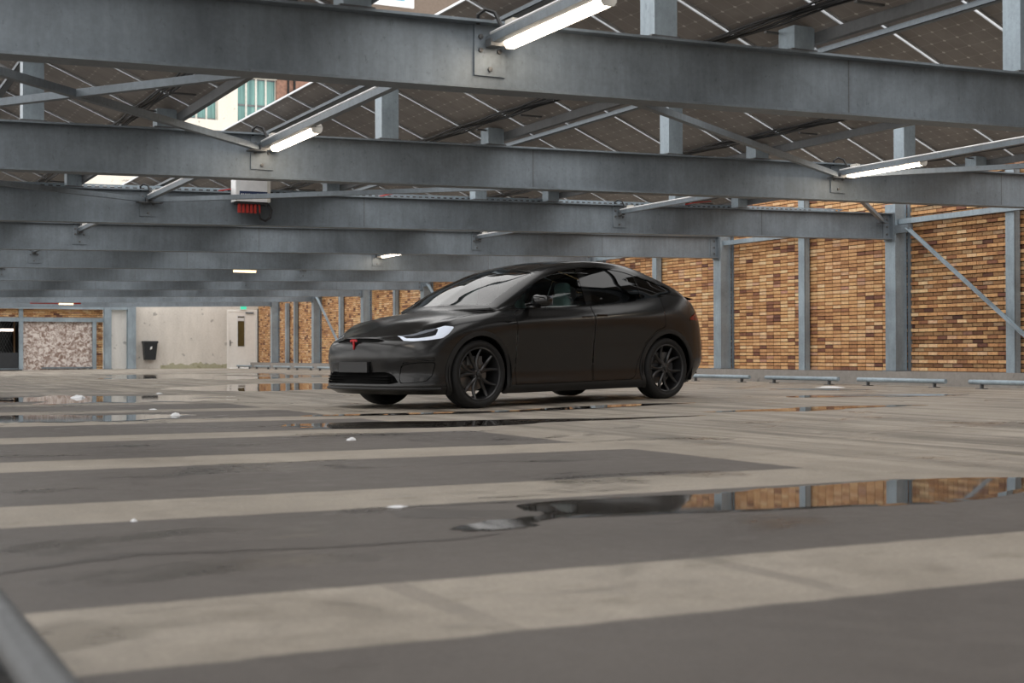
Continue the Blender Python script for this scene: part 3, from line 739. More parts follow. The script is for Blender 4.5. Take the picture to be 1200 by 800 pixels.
# ------------------------------------------------------------------ wheel stops
stop_r = 0.038
def wheel_stop(x, y0, y1, label, group, zf, m='galv_light'):
    root = empty('wheel_stop', (x, (y0+y1)/2, zf), label=label, cat='wheel stop', group=group)
    L = (y1-y0)/2
    MB().tube([(0, -L, 0.105), (0, L, 0.105)], stop_r, 12).build('tube_bar', m, root, smooth=True)
    for s in (-1, 1):
        MB().box(-0.03, 0.03, s*L*0.76-0.012, s*L*0.76+0.012, 0.008, 0.085).build('foot', 'galv_dark', root)
        MB().box(-0.06, 0.06, s*L*0.76-0.07, s*L*0.76+0.07, 0.0, 0.012).build('foot_plate', 'bolt', root)
for i in range(17):
    y = 14.15 + 2.60*i
    wheel_stop(16.28, y, y+2.08, 'galvanised tube wheel stop by the brick wall, %s from the white door' % ORD[16-i], 'wheel stops along the brick wall', zfloor(16.3))
# low barrier bar at the stall heads on the open side
wheel_stop(0.325, 1.15, 2.98, 'galvanised wheel stop at the head of the dark stall away from the brick wall', 'wheel stops on the open side', 0.0, 'galv_dark')  # bar coloured dark to put its shade into the steel

# ------------------------------------------------------------------ puddles and slush
def blob(pts, seed, rough=0.06, n=160):
    """closed irregular outline through pts (Catmull-Rom) with small noise"""
    r = random.Random(seed); m = len(pts); out = []
    ph = [(r.uniform(0, 6.28), r.choice((4, 5, 7, 9, 12, 17, 23)), r.uniform(0.3, 1)) for _ in range(7)]
    cx = sum(p[0] for p in pts)/m; cy = sum(p[1] for p in pts)/m
    for i in range(n):
        t = i/n*m; j = int(t); f = t-j
        p0, p1, p2, p3 = [pts[(j+q) % m] for q in (-1, 0, 1, 2)]
        q = []
        for a, b, c, d in zip(p0, p1, p2, p3):
            q.append(0.5*((2*b)+(-a+c)*f+(2*a-5*b+4*c-d)*f*f+(-a+3*b-3*c+d)*f**3))
        w = sum(math.sin(ph_+fr*2*math.pi*i/n)*am*5/fr for ph_, fr, am in ph)*rough*0.6
        dx, dy = q[0]-cx, q[1]-cy; L = math.hypot(dx, dy) or 1
        out.append((q[0]+dx/L*w, q[1]+dy/L*w*1.0))
    return out
def puddle(pts, label, seed, rough=0.06, m='water'):
    o = blob(pts, seed, rough); n = len(o)
    cx = sum(p[0] for p in o)/n; cy = sum(p[1] for p in o)/n
    s = MB(); zs = lambda x: zfloor(x)+0.003
    mid = [((x*0.9+cx*0.1), (y*0.9+cy*0.1)) for x, y in o]
    s.add([(x, y, zs(x)-0.0022) for x, y in o]+[(x, y, zs(x)) for x, y in mid]+[(cx, cy, zs(cx))],
          [(i, (i+1) % n, n+(i+1) % n, n+i) for i in range(n)]+[(n+i, n+(i+1) % n, 2*n) for i in range(n)])
    return s.build('puddle', m, label=label, cat='puddle', group='rain puddles on the deck')
puddle([(2.95, 5.03), (3.5, 4.95), (3.9, 5.06), (4.6, 5.10), (5.3, 4.85), (5.6, 4.5), (4.9, 4.45), (4.24, 4.25), (3.8, 4.22), (3.30, 4.32), (2.9, 4.40), (2.45, 4.52), (2.55, 4.95)], 'wide shallow puddle mirroring the brick wall on the dark stall', 1, 0.05)
puddle([(2.05, 4.27), (2.27, 4.30), (2.34, 4.42), (2.62, 4.56), (2.3, 4.56), (2.05, 4.44), (1.98, 4.36)], 'small dark puddle with a pale glint beside the wide puddle', 2, 0.03)
puddle([(1.99, 5.0), (2.2, 4.95), (2.45, 4.75), (2.5, 4.62), (2.2, 4.6), (2.0, 4.75)], 'thin wet patch at the edge of a pale strip near the wide puddle', 12, 0.04, 'damp')
def trickle(pts, label, seed):
    r = random.Random(seed); mb = MB(); L_ = []; R_ = []
    for i in range(len(pts)-1):
        for j in range(8):
            t = j/8; x = pts[i][0]*(1-t)+pts[i+1][0]*t; y = pts[i][1]*(1-t)+pts[i+1][1]*t; w = pts[i][2]*(1-t)+pts[i+1][2]*t
            L_.append((x, y+w/2*r.uniform(0.6, 1.3), 0.0015)); R_.append((x, y-w/2*r.uniform(0.6, 1.3), 0.0015))
    n = len(L_); mb.add(L_+R_, [(i, n+i, n+i+1, i+1) for i in range(n-1)])
    return mb.build('puddle', 'damp', label=label, cat='puddle', group='rain puddles on the deck')
trickle([(0.2, 3.98, .05), (0.45, 4.06, .05), (0.66, 4.17, .05), (0.80, 4.24, .09), (0.90, 4.27, .06), (1.10, 4.21, .035), (1.5, 4.14, .035), (1.9, 4.13, .045), (2.1, 4.20, .02)], 'narrow trickle of water crossing the dark stall', 3)
puddle([(3.8, 11.6), (4.6, 11.75), (5.6, 11.45), (6.8, 11.3), (7.6, 11.05), (6.6, 10.95), (5.5, 10.7), (4.6, 10.5), (3.6, 10.95)], 'long puddle on the deck before the front bumper of the car', 4, 0.12)
puddle([(1.3, 14.3), (2.4, 14.6), (3.3, 14.1), (3.2, 13.3), (2.2, 13.0), (1.4, 13.2)], 'puddle at the far stalls reflecting the pale wall', 5, 0.18)
puddle([(4.4, 13.3), (5.6, 13.2), (6.6, 13.35), (7.6, 13.6), (8.6, 13.75), (9.2, 13.5), (8.4, 13.25), (7.2, 13.0), (5.8, 12.85), (4.7, 12.95)], 'puddle along the flank of the parked car', 6, 0.10)
puddle([(8.2, 11.6), (9.2, 11.7), (10.2, 11.5), (10.6, 11.25), (9.6, 11.1), (8.6, 11.2)], 'puddle mirroring the bricks on the aisle behind the rear wheel', 7, 0.10)
puddle([(11.4, 14.6), (12.6, 14.7), (13.8, 14.2), (13.6, 13.6), (12.4, 13.7), (11.3, 14.0)], 'puddle mirroring the bricks between car and wheel stops', 8, 0.12)
puddle([(13.4, 17.6), (14.2, 17.5), (14.6, 16.6), (14.2, 16.3), (13.6, 16.8)], 'small puddle near the wheel stops', 9, 0.10)
puddle([(6.0, 26.0), (8.0, 27.5), (9.5, 26.0), (9.0, 23.5), (7.0, 22.5), (5.8, 24)], 'broad puddle on the aisle beyond the car', 10, 0.45)
puddle([(2.0, 20.5), (3.5, 21.5), (5.2, 20.6), (5.0, 18.6), (3.4, 18.0), (2.2, 19)], 'broad puddle at the stalls facing the stone panel', 11, 0.4)
puddle([(7.5, 40.0), (9.5, 42.0), (12.5, 40.0), (12.0, 34.0), (9.5, 32.0), (8.0, 35)], 'large wet sheet of water below the litter bin wall', 13, 0.8)
def slush(x, y, r, h, label, seed):
    rr = random.Random(seed); n = 14; vs = []; fs = []
    rings = 4
    for q in range(rings):
        f = 1-q/(rings-0.3)
        for i in range(n):
            t = 2*math.pi*i/n; a = r*f*(1+0.25*rr.uniform(-1, 1))
            vs.append((a*math.cos(t), a*0.7*math.sin(t), h*(1-f*f)*(1+0.2*rr.uniform(-1, 1)) + 0.001))
    for q in range(rings-1):
        for i in range(n): fs.append((q*n+i, q*n+(i+1) % n, (q+1)*n+(i+1) % n, (q+1)*n+i))
    fs.append(tuple((rings-1)*n+i for i in range(n)))
    o = MB().add(vs, fs).build('slush_lump', 'snow', label=label, cat='slush', group='lumps of melting slush', smooth=True); o.location = (x, y, zfloor(x)); return o
slush(3.42, 9.23, 0.038, 0.022, 'lump of melting slush at the damp edge of a pale strip', 1)
slush(3.283, 13.87, 0.055, 0.03, 'white slush heap beside the far stalls', 2)
slush(3.44, 20.4, 0.10, 0.04, 'largest white slush heap towards the stone panel', 3)
slush(3.42, 15.53, 0.05, 0.012, 'flat smear of slush next to the slush heap', 4)
slush(1.058, 5.11, 0.013, 0.008, 'tiny white crumb on the pale strip', 5)
slush(2.08, 5.11, 0.04, 0.006, 'thin pale smear on the strip by the small puddle', 6)
slush(14.9, 17.9, 0.30, 0.02, 'flat white slush streak near the wheel stops', 7)
slush(4.9, 21.8, 0.06, 0.02, 'small slush lump near the broad puddle', 8)
# ------------------------------------------------------------------ the car
# car frame: x forward from the front axle, y to the car's left, z up from the ground
def car_paint(name, col, rough, spec=0.5, coat=0.0):
    m, nt, b = mat(name)
    f = noise(nt, coords(nt), 300, 2)
    nt.links.new(ramp(nt, f, [(0.3, tuple(c*0.9 for c in col)), (0.7, tuple(c*1.1 for c in col))]), b.inputs['Base Color'])
    b.inputs['Roughness'].default_value = rough; b.inputs['Specular IOR Level'].default_value = spec
    b.inputs['Coat Weight'].default_value = coat; b.inputs['Coat Roughness'].default_value = 0.05
    return m
def glass_mat(name, tint, gloss_rough=0.0, ior=1.5):
    m, nt, b = mat(name); nt.nodes.remove(b); out = nt.nodes['Material Output']
    tr = nt.nodes.new('ShaderNodeBsdfTransparent'); tr.inputs['Color'].default_value = (*tint, 1)
    gl = nt.nodes.new('ShaderNodeBsdfGlossy'); gl.inputs['Roughness'].default_value = gloss_rough
    fr = nt.nodes.new('ShaderNodeFresnel'); fr.inputs['IOR'].default_value = ior
    mx = nt.nodes.new('ShaderNodeMixShader')
    nt.links.new(fr.outputs[0], mx.inputs[0]); nt.links.new(tr.outputs[0], mx.inputs[1]); nt.links.new(gl.outputs[0], mx.inputs[2])
    nt.links.new(mx.outputs[0], out.inputs['Surface']); return m
MT['paint'] = car_paint('satin_black_wrap', (0.0075, 0.0074, 0.0075), 0.22, 0.52)
MT['gloss_black'] = car_paint('gloss_black', (0.006, 0.006, 0.006), 0.06, 0.5)
MT['cladding'] = car_paint('matte_black_cladding', (0.013, 0.013, 0.013), 0.55, 0.4)
MT['void'] = plain('car_void', (0.003, 0.003, 0.003), 0.9, spec=0.1)
MT['tyre'] = plain('tyre_rubber', (0.011, 0.011, 0.011), 0.72, spec=0.35)
MT['rim'] = car_paint('satin_black_rim', (0.014, 0.014, 0.015), 0.28, 0.6)
MT['windscreen'] = glass_mat('windscreen_glass', (0.50, 0.50, 0.50), 0.0, 1.9)
MT['sideglass'] = glass_mat('side_glass', (0.34, 0.46, 0.44), 0.0, 1.55)
MT['darkglass'] = glass_mat('privacy_glass', (0.012, 0.012, 0.013), 0.0, 1.6)
MT['lampglass'] = plain('headlamp_dark', (0.02, 0.021, 0.024), 0.08, spec=0.7)
MT['drl'] = emis('daytime_light', (0.72, 0.79, 0.92), 0.08)
MT['lampgrey'] = plain('headlamp_reflector', (0.33, 0.36, 0.42), 0.18, 0.6)
MT['logo_red'] = plain('red_emblem', (0.55, 0.008, 0.012), 0.35)
MT['tail'] = plain('tail_lamp_red', (0.16, 0.012, 0.010), 0.12)
MT['seat'] = plain('pale_seat', (0.62, 0.66, 0.64), 0.6)
MT['dash'] = plain('dashboard', (0.03, 0.03, 0.032), 0.6)
MT['disc'] = plain('brake_disc', (0.22, 0.21, 0.20), 0.35, 0.8)
MT['plate'] = plain('blank_plate', (0.010, 0.010, 0.011), 0.4)

# plan outline: (x, y) per column, front centre round the left side to the rear centre
PLAN = [(1.030, 0.0), (1.012, .30), (.955, .58), (.83, .80), (.66, .915), (.45, .975), (.24, 1.0), (0, 1.008), (-.24, 1.004), (-.40, .998), (-.55, .996), (-.85, .996), (-1.2, .998), (-1.6, 1.0),
        (-2.0, 1.0), (-2.4, 1.002), (-2.75, 1.008), (-3.08, 1.012), (-3.4, 1.0), (-3.66, .955), (-3.88, .84), (-4.05, .62), (-4.14, .32), (-4.165, 0.0)]
NCOL = len(PLAN)
IX = list(range(NCOL))
def tab_(pairs):
    xs = [p[0] for p in pairs]; ys = [p[1] for p in pairs]; return np.interp(IX, xs, ys)
# heights of the rows
Z = [tab_([(0, .175), (3, .175), (5, .165), (10, .155), (17, .16), (19, .21), (23, .27)]),
     tab_([(0, .255), (3, .25), (5, .245), (9, .24), (16, .245), (18, .28), (19, .33), (23, .36)]),
     tab_([(0, .40), (3, .41), (6, .40), (17, .40), (20, .48), (23, .50)]),
     tab_([(0, .575), (2, .58), (4, .62), (7, .67), (17, .72), (20, .72), (23, .72)]),
     tab_([(0, .735), (1, .735), (2, .735), (3, .745), (4, .775), (5, .83), (6, .875), (7, .905), (9, .93), (10, .940), (13, .985), (16, 1.02), (17, 1.03), (19, 1.0), (21, .96), (23, .95)]),
     tab_([(0, .800), (1, .802), (2, .806), (3, .835), (4, .895), (5, .955), (6, .995), (7, 1.03), (8, 1.06), (9, 1.08), (10, 1.10), (11, 1.112), (12, 1.125), (13, 1.148), (14, 1.172), (15, 1.20), (16, 1.235), (17, 1.28), (18, 1.285), (19, 1.22), (20, 1.15), (21, 1.12), (23, 1.11)])]
# inward offset of the rows from the plan outline
IN = [tab_([(0, .10), (3, .10), (5, .085), (9, .075), (17, .075), (20, .14), (23, .16)]),
      tab_([(0, -.012), (2, -.01), (4, .01), (6, .02), (9, .030), (17, .03), (20, .06), (23, .06)]),
      tab_([(0, .018), (3, .02), (6, .008), (9, .046), (16, .044), (18, .005), (23, .0)]),
      tab_([(0, .0), (5, .0), (7, .004), (9, .020), (15, .020), (17, .004), (23, 0)]),
      tab_([(0, .020), (2, .03), (3, .045), (4, .04), (5, .014), (7, .004), (10, -.002), (15, -.002), (16, .0), (18, .016), (20, .03), (23, .02)]),
      tab_([(0, .075), (1, .085), (2, .13), (3, .17), (4, .165), (5, .125), (6, .105), (7, .095), (9, .088), (12, .085), (15, .09), (17, .105), (18, .105), (19, .10), (20, .09), (23, .06)])]
# roof-rail line (row 7) and centre line (row 9)
R7 = {7: (.06, .63, 1.075), 8: (-.08, .70, 1.092), 9: (-.22, .775, 1.118), 10: (-.36, .795, 1.185), 11: (-.62, .768, 1.325), 12: (-1.0, .722, 1.492), 13: (-1.45, .688, 1.625), 14: (-1.95, .668, 1.682), 15: (-2.4, .658, 1.688), 16: (-2.75, .656, 1.648), 17: (-3.08, .660, 1.562), 18: (-3.38, .668, 1.462), 19: (-3.64, .665, 1.358), 20: (-3.86, .61, 1.235), 21: (-4.0, .46, 1.165), 22: (-4.06, .24, 1.15), 23: (-4.07, 0, 1.145)}
R9 = {0: (.925, .815), 1: (.86, .855), 2: (.75, .905), 3: (.64, .950), 4: (.52, .990), 5: (.40, 1.022), 6: (.27, 1.052), 7: (.14, 1.078), 8: (.02, 1.102), 9: (-.09, 1.128), 10: (-.28, 1.235), 11: (-.64, 1.435), 12: (-1.04, 1.592), 13: (-1.48, 1.702), 14: (-1.95, 1.745), 15: (-2.4, 1.742), 16: (-2.75, 1.700), 17: (-3.1, 1.622), 18: (-3.42, 1.525), 19: (-3.70, 1.422), 20: (-3.92, 1.315), 21: (-4.02, 1.24), 22: (-4.06, 1.19), 23: (-4.08, 1.165)}
NET = np.zeros((NCOL, 10, 3))
pl = np.array(PLAN)
for i in IX:
    a = pl[max(i-1, 0)]; c = pl[min(i+1, NCOL-1)]
    if i == 0: nrm = np.array([1.0, 0])
    elif i == NCOL-1: nrm = np.array([-1.0, 0])
    else:
        t = c-a; t /= np.linalg.norm(t); nrm = np.array([-t[1], t[0]])*-1
        if nrm @ (pl[i]-np.array([-1.5, 0])) < 0: nrm = -nrm
    for j in range(6):
        p = pl[i]-nrm*IN[j][i]
        if i in (0, NCOL-1): p[1] = 0
        NET[i, j] = (p[0], max(p[1], 0), Z[j][i])
    r5 = NET[i, 5]; r9 = np.array([R9[i][0], 0, R9[i][1]])
    if i in R7 and i >= 9:
        r7 = np.array(R7[i])
        r6 = (r5*0.5+r7*0.5) + np.array([0, .030 if i < 19 else 0.01, 0])
        y8 = r7[1]*0.52; r8 = np.array([r7[0]*0.3+r9[0]*0.7, y8, r7[2]*0.27+r9[2]*0.73])
    else:
        f = lambda t, bow: r5*(1-t)+r9*t + np.array([0, 0, bow])
        crown = {0: 0, 1: .004, 2: .012, 3: .026, 4: .030, 5: .026, 6: .024, 7: .022, 8: .02}.get(i, 0)
        r6, r7, r8 = f(.18, crown*.75), f(.42, crown*1.15), f(.70, crown*.9)
        if 2 <= i <= 8: r6[2] -= .004
    NET[i, 6], NET[i, 7], NET[i, 8], NET[i, 9] = r6, r7, r8, r9

def crom(P, t):
    """Catmull-Rom along the first axis with mirrored/extrapolated ends"""
    n = len(P); i = np.clip(np.floor(t).astype(int), 0, n-2); f = (t-i)
    ext = np.concatenate([[2*P[0]-P[1]], P, [2*P[-1]-P[-2]]])
    a, b, c, d = ext[i], ext[i+1], ext[i+2], ext[i+3]
    f = f.reshape(-1, *([1]*(P.ndim-1)))
    return 0.5*((2*b)+(-a+c)*f+(2*a-5*b+4*c-d)*f*f+(-a+3*b-3*c+d)*f**3)
SU, SV = 8, 9
us = np.linspace(0, NCOL-1, (NCOL-1)*SU+1); vs_ = np.linspace(0, 9, 9*SV+1)
def end_mirror(P):   # mirrored ghost column for symmetric ends
    return P
A = crom(NET, us)                                  # (U, 10, 3)
B = np.swapaxes(crom(np.swapaxes(A, 0, 1), vs_), 0, 1)   # (U, V, 3)
B[0, :, 1] = 0; B[-1, :, 1] = 0; B[:, -1, 1] = 0
# flatten the curvature across the centre line: even extension
NU, NV = B.shape[:2]
uu, vv = np.meshgrid(us, vs_, indexing='ij')
du = np.gradient(B, axis=0); dv = np.gradient(B, axis=1)
N = np.cross(du.reshape(-1, 3), dv.reshape(-1, 3)); L = np.linalg.norm(N, axis=1)
N[L > 1e-9] /= L[L > 1e-9, None]
N = N.reshape(NU, NV, 3)
ctr = np.array([-1.5, 0, .7])
sgn = np.sign(((B-ctr)*N).sum(-1)); 
if np.median(sgn) < 0: N = -N
N[0, :, 1] = 0; N[-1, :, 1] = 0; N[:, -1, 1] = 0
ln = np.linalg.norm(N, axis=-1); bad = ln < 0.2
N[bad] = (0, 0, 1); N /= np.linalg.norm(N, axis=-1)[..., None]
N[0, -8:] = N[0, -9]
VV = np.concatenate([B, N, uu[..., None], vv[..., None]], -1).reshape(-1, 8)
idx = np.arange(NU*NV).reshape(NU, NV)
q = np.stack([idx[:-1, :-1], idx[1:, :-1], idx[1:, 1:], idx[:-1, 1:]], -1).reshape(-1, 4)
TT = np.concatenate([q[:, [0, 1, 2]], q[:, [0, 2, 3]]])
ok = (np.linalg.norm(VV[TT[:, 0], :3]-VV[TT[:, 1], :3], axis=1) > 1e-6) & (np.linalg.norm(VV[TT[:, 1], :3]-VV[TT[:, 2], :3], axis=1) > 1e-6) & (np.linalg.norm(VV[TT[:, 0], :3]-VV[TT[:, 2], :3], axis=1) > 1e-6)
TT = TT[ok]
# mirror to the right side
V2 = VV.copy(); V2[:, 1] *= -1; V2[:, 4] *= -1
BODY = (np.concatenate([VV, V2]), np.concatenate([TT, TT[:, ::-1]+len(VV)]))

def compact(V, Tt):
    if len(Tt) == 0: return V[:0], Tt
    u, inv = np.unique(Tt.ravel(), return_inverse=True); return V[u], inv.reshape(-1, 3)
def split(M_, field):
    """clip a triangle mesh along field == 0: returns (inside where field < 0, outside)"""
    V, Tt = M_
    if len(Tt) == 0: return M_, M_
    s = field(V); s = np.where(np.abs(s) < 1e-7, 1e-7, s)
    neg = s < 0; c = neg[Tt].sum(1)
    ins = [tuple(t) for t in Tt[c == 3]]; outs = [tuple(t) for t in Tt[c == 0]]
    cache = {}; newv = []
    base = len(V)
    def cut(a, b):
        k = (a, b) if a < b else (b, a)
        if k not in cache:
            t = s[k[0]]/(s[k[0]]-s[k[1]]); p = V[k[0]]*(1-t)+V[k[1]]*t
            cache[k] = base+len(newv); newv.append(p)
        return cache[k]
    for t in Tt[(c > 0) & (c < 3)]:
        t = list(t); ng = [neg[i] for i in t]
        lone = ng.index(True) if sum(ng) == 1 else ng.index(False)
        a, b, d = t[lone], t[(lone+1) % 3], t[(lone+2) % 3]
        p, r = cut(a, b), cut(a, d)
        one = [(a, p, r)]; two = [(p, b, d), (p, d, r)]
        if ng[lone]: ins += one; outs += two
        else: outs += one; ins += two
    Va = np.concatenate([V, np.array(newv).reshape(-1, 8)]) if newv else V
    f = lambda l: compact(Va, np.array(l, int).reshape(-1, 3))
    return f(ins), f(outs)
def sd_poly(poly, ax=(0, 2), keep=None):
    """signed distance to a polygon in the given two columns (negative inside)"""
    P = np.array(poly, float); Q = np.roll(P, -1, 0)
    def fn(V):
        p = np.stack([V[:, ax[0]] if ax[0] != 1 else np.abs(V[:, 1]), V[:, ax[1]]], 1)
        d = np.full(len(p), 1e9); ins = np.zeros(len(p), bool)
        for a, b in zip(P, Q):
            e = b-a; t = np.clip(((p-a)@e)/(e@e), 0, 1); d = np.minimum(d, np.linalg.norm(p-a-t[:, None]*e, axis=1))
            cnd = (a[1] > p[:, 1]) != (b[1] > p[:, 1])
            with np.errstate(divide='ignore', invalid='ignore'):
                xx = (b[0]-a[0])*(p[:, 1]-a[1])/(b[1]-a[1])+a[0]
            ins ^= cnd & (p[:, 0] < xx)
        s = np.where(ins, -d, d)
        if keep is not None: s = np.where(keep(V), s, np.maximum(np.abs(s), 0.05))
        return s
    return fn
def off(fn, o): return lambda V: fn(V)+o
def spl(pts, n=6, closed=False):
    """smooth polyline through the points"""
    P = np.array(pts, float)
    if closed: P = np.concatenate([P[-1:], P, P[:2]]); t = np.linspace(1, len(P)-2, (len(P)-3)*n+1)[:-1]
    else: t = np.linspace(0, len(P)-1, (len(P)-1)*n+1)
    return [tuple(p) for p in crom(P, t)]
car = empty('car')
def mesh_part(name, M_, material, parent, push=0.0, thick=0.0):
    V, Tt = M_
    if len(Tt) == 0: return None
    P = V[:, :3]+V[:, 3:6]*push; Nn = V[:, 3:6].copy(); tris = Tt
    if thick:   # solid sheet: inner skin and rim
        n = len(P); P2 = P-V[:, 3:6]*thick
        e = np.concatenate([Tt[:, [0, 1]], Tt[:, [1, 2]], Tt[:, [2, 0]]]); ec = {}
        for a, b in e:
            ec[(a, b)] = ec.get((a, b), 0)+1
        rim = [(a, b) for a, b in ec if (b, a) not in ec]
        rt = [(b, a, a+n) for a, b in rim]+[(b, a+n, b+n) for a, b in rim]
        P = np.concatenate([P, P2]); Nn = np.concatenate([Nn, -Nn])
        tris = np.concatenate([Tt, Tt[:, ::-1]+n, np.array(rt, int).reshape(-1, 3)])
    me = bpy.data.meshes.new(name); me.from_pydata(P.tolist(), [], tris.tolist()); me.update()
    Nn = Nn/np.maximum(np.linalg.norm(Nn, axis=1), 1e-6)[:, None]
    me.shade_smooth()
    # surface normals carried over from the whole body so that neighbouring panels flow into each other
    me.normals_split_custom_set_from_vertices(Nn.tolist())
    me.materials.append(MT[material]); o = bpy.data.objects.new(name, me); COL.objects.link(o); o.parent = parent
    return o
left = lambda V: V[:, 1] > 0
def halves(M_):
    return split(M_, lambda V: -V[:, 1]+0.0)
RW = -3.075          # rear axle
WR = 0.385           # wheel radius
rest = BODY
gaps = []
# wheel openings
for xc, zc, r in ((0.0, .385, .428), (RW, .39, .430)):
    f = lambda V, xc=xc, zc=zc, r=r: np.where(np.abs(V[:, 1]) > .5, np.hypot(V[:, 0]-xc, V[:, 2]-zc)-r, 1.0)
    _, rest = split(rest, f)
for xc, zc, r in ((0.0, .385, .480), (RW, .39, .482)):
    f = lambda V, xc=xc, zc=zc, r=r: np.where(np.abs(V[:, 1]) > .5, np.hypot(V[:, 0]-xc, V[:, 2]-zc)-r, 1.0)
    a, rest = split(rest, f)
    for h in halves(a): mesh_part('wheel_arch_trim', h, 'cladding', car, 0.012, 0.045)
# sill cladding
a, rest = split(rest, sd_poly([(.55, -.1), (.55, .235), (-.4, .243), (-2.6, .248), (-2.75, .27), (-3.7, .27), (-3.7, -.1)], (0, 2), lambda V: (np.abs(V[:, 1]) > .6) & (V[:, 0] < -.3) & (V[:, 0] > -2.8)))
for h in halves(a): mesh_part('sill', h, 'cladding', car, 0.004)
def take(fn, gap=0.0035):
    """cut a panel out, leaving a thin recessed gap round it"""
    global rest
    inner, rest = split(rest, off(fn, gap)); ring, rest = split(rest, off(fn, -gap))
    if len(ring[1]): gaps.append(ring)
    return inner
# side windows
BELT = [(-.50, 1.112), (-.75, 1.112), (-1.17, 1.126), (-1.766, 1.156), (-2.25, 1.192), (-2.66, 1.229), (-3.05, 1.282)]
DLO_TOP = [(-3.19, 1.305), (-3.285, 1.352), (-3.30, 1.405), (-3.05, 1.478), (-2.80, 1.545), (-2.52, 1.613), (-2.25, 1.638), (-2.0, 1.648), (-1.75, 1.636), (-1.4, 1.577), (-1.071, 1.467), (-.863, 1.36), (-.66, 1.235)]
DLO = spl(BELT, 4)+spl(DLO_TOP, 4)
side = lambda V: (np.abs(V[:, 1]) > .45) & (V[:, 6] > 8.5) & (V[:, 7] > 4.9) & (V[:, 7] < 7.6)
dlo = take(sd_poly(DLO, (0, 2), side), 0.0)
fr_w = sd_poly([(-.60, 1.0), (-.60, 1.9), (-1.70, 1.9), (-1.735, 1.0)])
re_w = sd_poly([(-1.86, 1.0), (-1.80, 1.9), (-2.69, 1.9), (-2.69, 1.0)])
qu_w = sd_poly([(-2.725, 1.0), (-2.725, 1.9), (-3.27, 1.9), (-3.27, 1.0)])
inset = off(sd_poly(DLO), 0.016)
glass, trim = split(dlo, inset)
def glass_part(name, fn, m):
    global glass, trim
    a, glass = split(glass, fn)
    for h in halves(a): mesh_part(name, h, m, car, -0.006, 0.0)
glass_part('front_side_window', fr_w, 'sideglass'); glass_part('rear_side_window', re_w, 'darkglass'); glass_part('quarter_window', qu_w, 'darkglass')
for h in halves(trim): mesh_part('window_trim', h, 'gloss_black', car, 0.001)
for lo, hi in ((-.5, -.9), (-1.6, -1.95), (-2.6, -2.8), (-3.1, -3.5)):
    a, glass = split(glass, lambda V: np.maximum(V[:, 0]-lo, hi-V[:, 0]))
    for h in halves(a): mesh_part('window_pillar', h, 'gloss_black', car, -0.002)
# headlamps, polygons in surface parameters (column, row)
front_uv = lambda V: V[:, 6] < 9.5
HL = [(2.02, 5.36), (2.30, 4.62), (2.54, 4.24), (3.05, 4.09), (3.62, 4.01), (4.71, 3.83), (5.08, 4.0), (5.53, 4.40), (4.98, 4.70), (4.64, 4.70), (4.0, 4.86), (3.33, 5.03), (2.6, 5.22)]
hl = take(sd_poly(HL, (6, 7), front_uv), 0.012)
refl, low = split(hl, sd_poly([(1.9, 5.6), (2.35, 4.95), (3.0, 4.78), (3.9, 4.60), (4.45, 4.58), (4.66, 4.80), (4.0, 5.1), (3.0, 5.5)], (6, 7)))
dark_, drl = split(low, sd_poly([(2.32, 4.94), (2.62, 4.55), (3.3, 4.33), (4.2, 4.19), (4.42, 4.20), (4.62, 4.62), (4.4, 4.66), (3.0, 4.9)], (6, 7)))
for h in halves(drl): mesh_part('headlamp_light_strip', h, 'drl', car, 0.001)
for h in halves(refl): mesh_part('headlamp_reflector', h, 'lampgrey', car)
for h in halves(dark_): mesh_part('headlamp', h, 'lampglass', car)
# windscreen running up into a glass roof
wsf = lambda V: np.maximum.reduce([(9.55-V[:, 6]+.10*np.clip(8-V[:, 7], 0, 1))*.25, (V[:, 6]-12.25)*.3, (7.06-V[:, 7])*.35])
ws = take(wsf, 0.0)
w_in, w_band = split(ws, lambda V: wsf(V)+0.022)
mesh_part('windscreen', w_in, 'windscreen', car, -0.003); mesh_part('windscreen_border', w_band, 'gloss_black', car, 0.0)
rg = take(lambda V: np.maximum.reduce([(12.3-V[:, 6])*.3, (V[:, 6]-19.6)*.3, (7.10-V[:, 7])*.35]), 0.003)
mesh_part('roof_glass', rg, 'gloss_black', car)
# nose slot, lower grille, corner vents
slot = take(sd_poly([(-.5, 5.02), (0, 5.02), (.6, 4.90), (1.15, 4.72), (1.65, 4.30), (1.27, 4.14), (.41, 4.20), (.28, 4.06), (.10, 3.85), (0, 3.68), (-.5, 3.68)], (6, 7), front_uv), 0.0)
mesh_part('nose_slot', slot, 'void', car, -0.015)
gr = take(sd_poly([(-1, 2.10), (.84, 2.11), (1.70, 2.12), (2.0, 2.0), (2.19, 1.80), (2.40, 1.42), (2.05, 1.31), (.3, 1.30), (-1, 1.30)], (6, 7), front_uv), 0.0)
mesh_part('lower_grille', gr, 'void', car, -0.035)
cv = take(sd_poly([(2.50, 2.52), (2.66, 2.68), (2.9, 2.78), (3.36, 2.84), (4.22, 2.79), (4.30, 2.72), (4.25, 2.60), (3.36, 2.64), (2.9, 2.62)], (6, 7), front_uv), 0.0)
for h in halves(cv): mesh_part('corner_vent', h, 'gloss_black', car, -0.006)
cp_ = take(sd_poly([(2.52, 2.46), (2.9, 2.55), (3.36, 2.57), (4.26, 2.53), (4.28, 2.45), (4.12, 1.87), (3.8, 1.53), (3.2, 1.42), (2.50, 1.38), (2.40, 1.75)], (6, 7), front_uv), 0.02)
for h in halves(cp_): mesh_part('bumper_corner', h, 'paint', car)
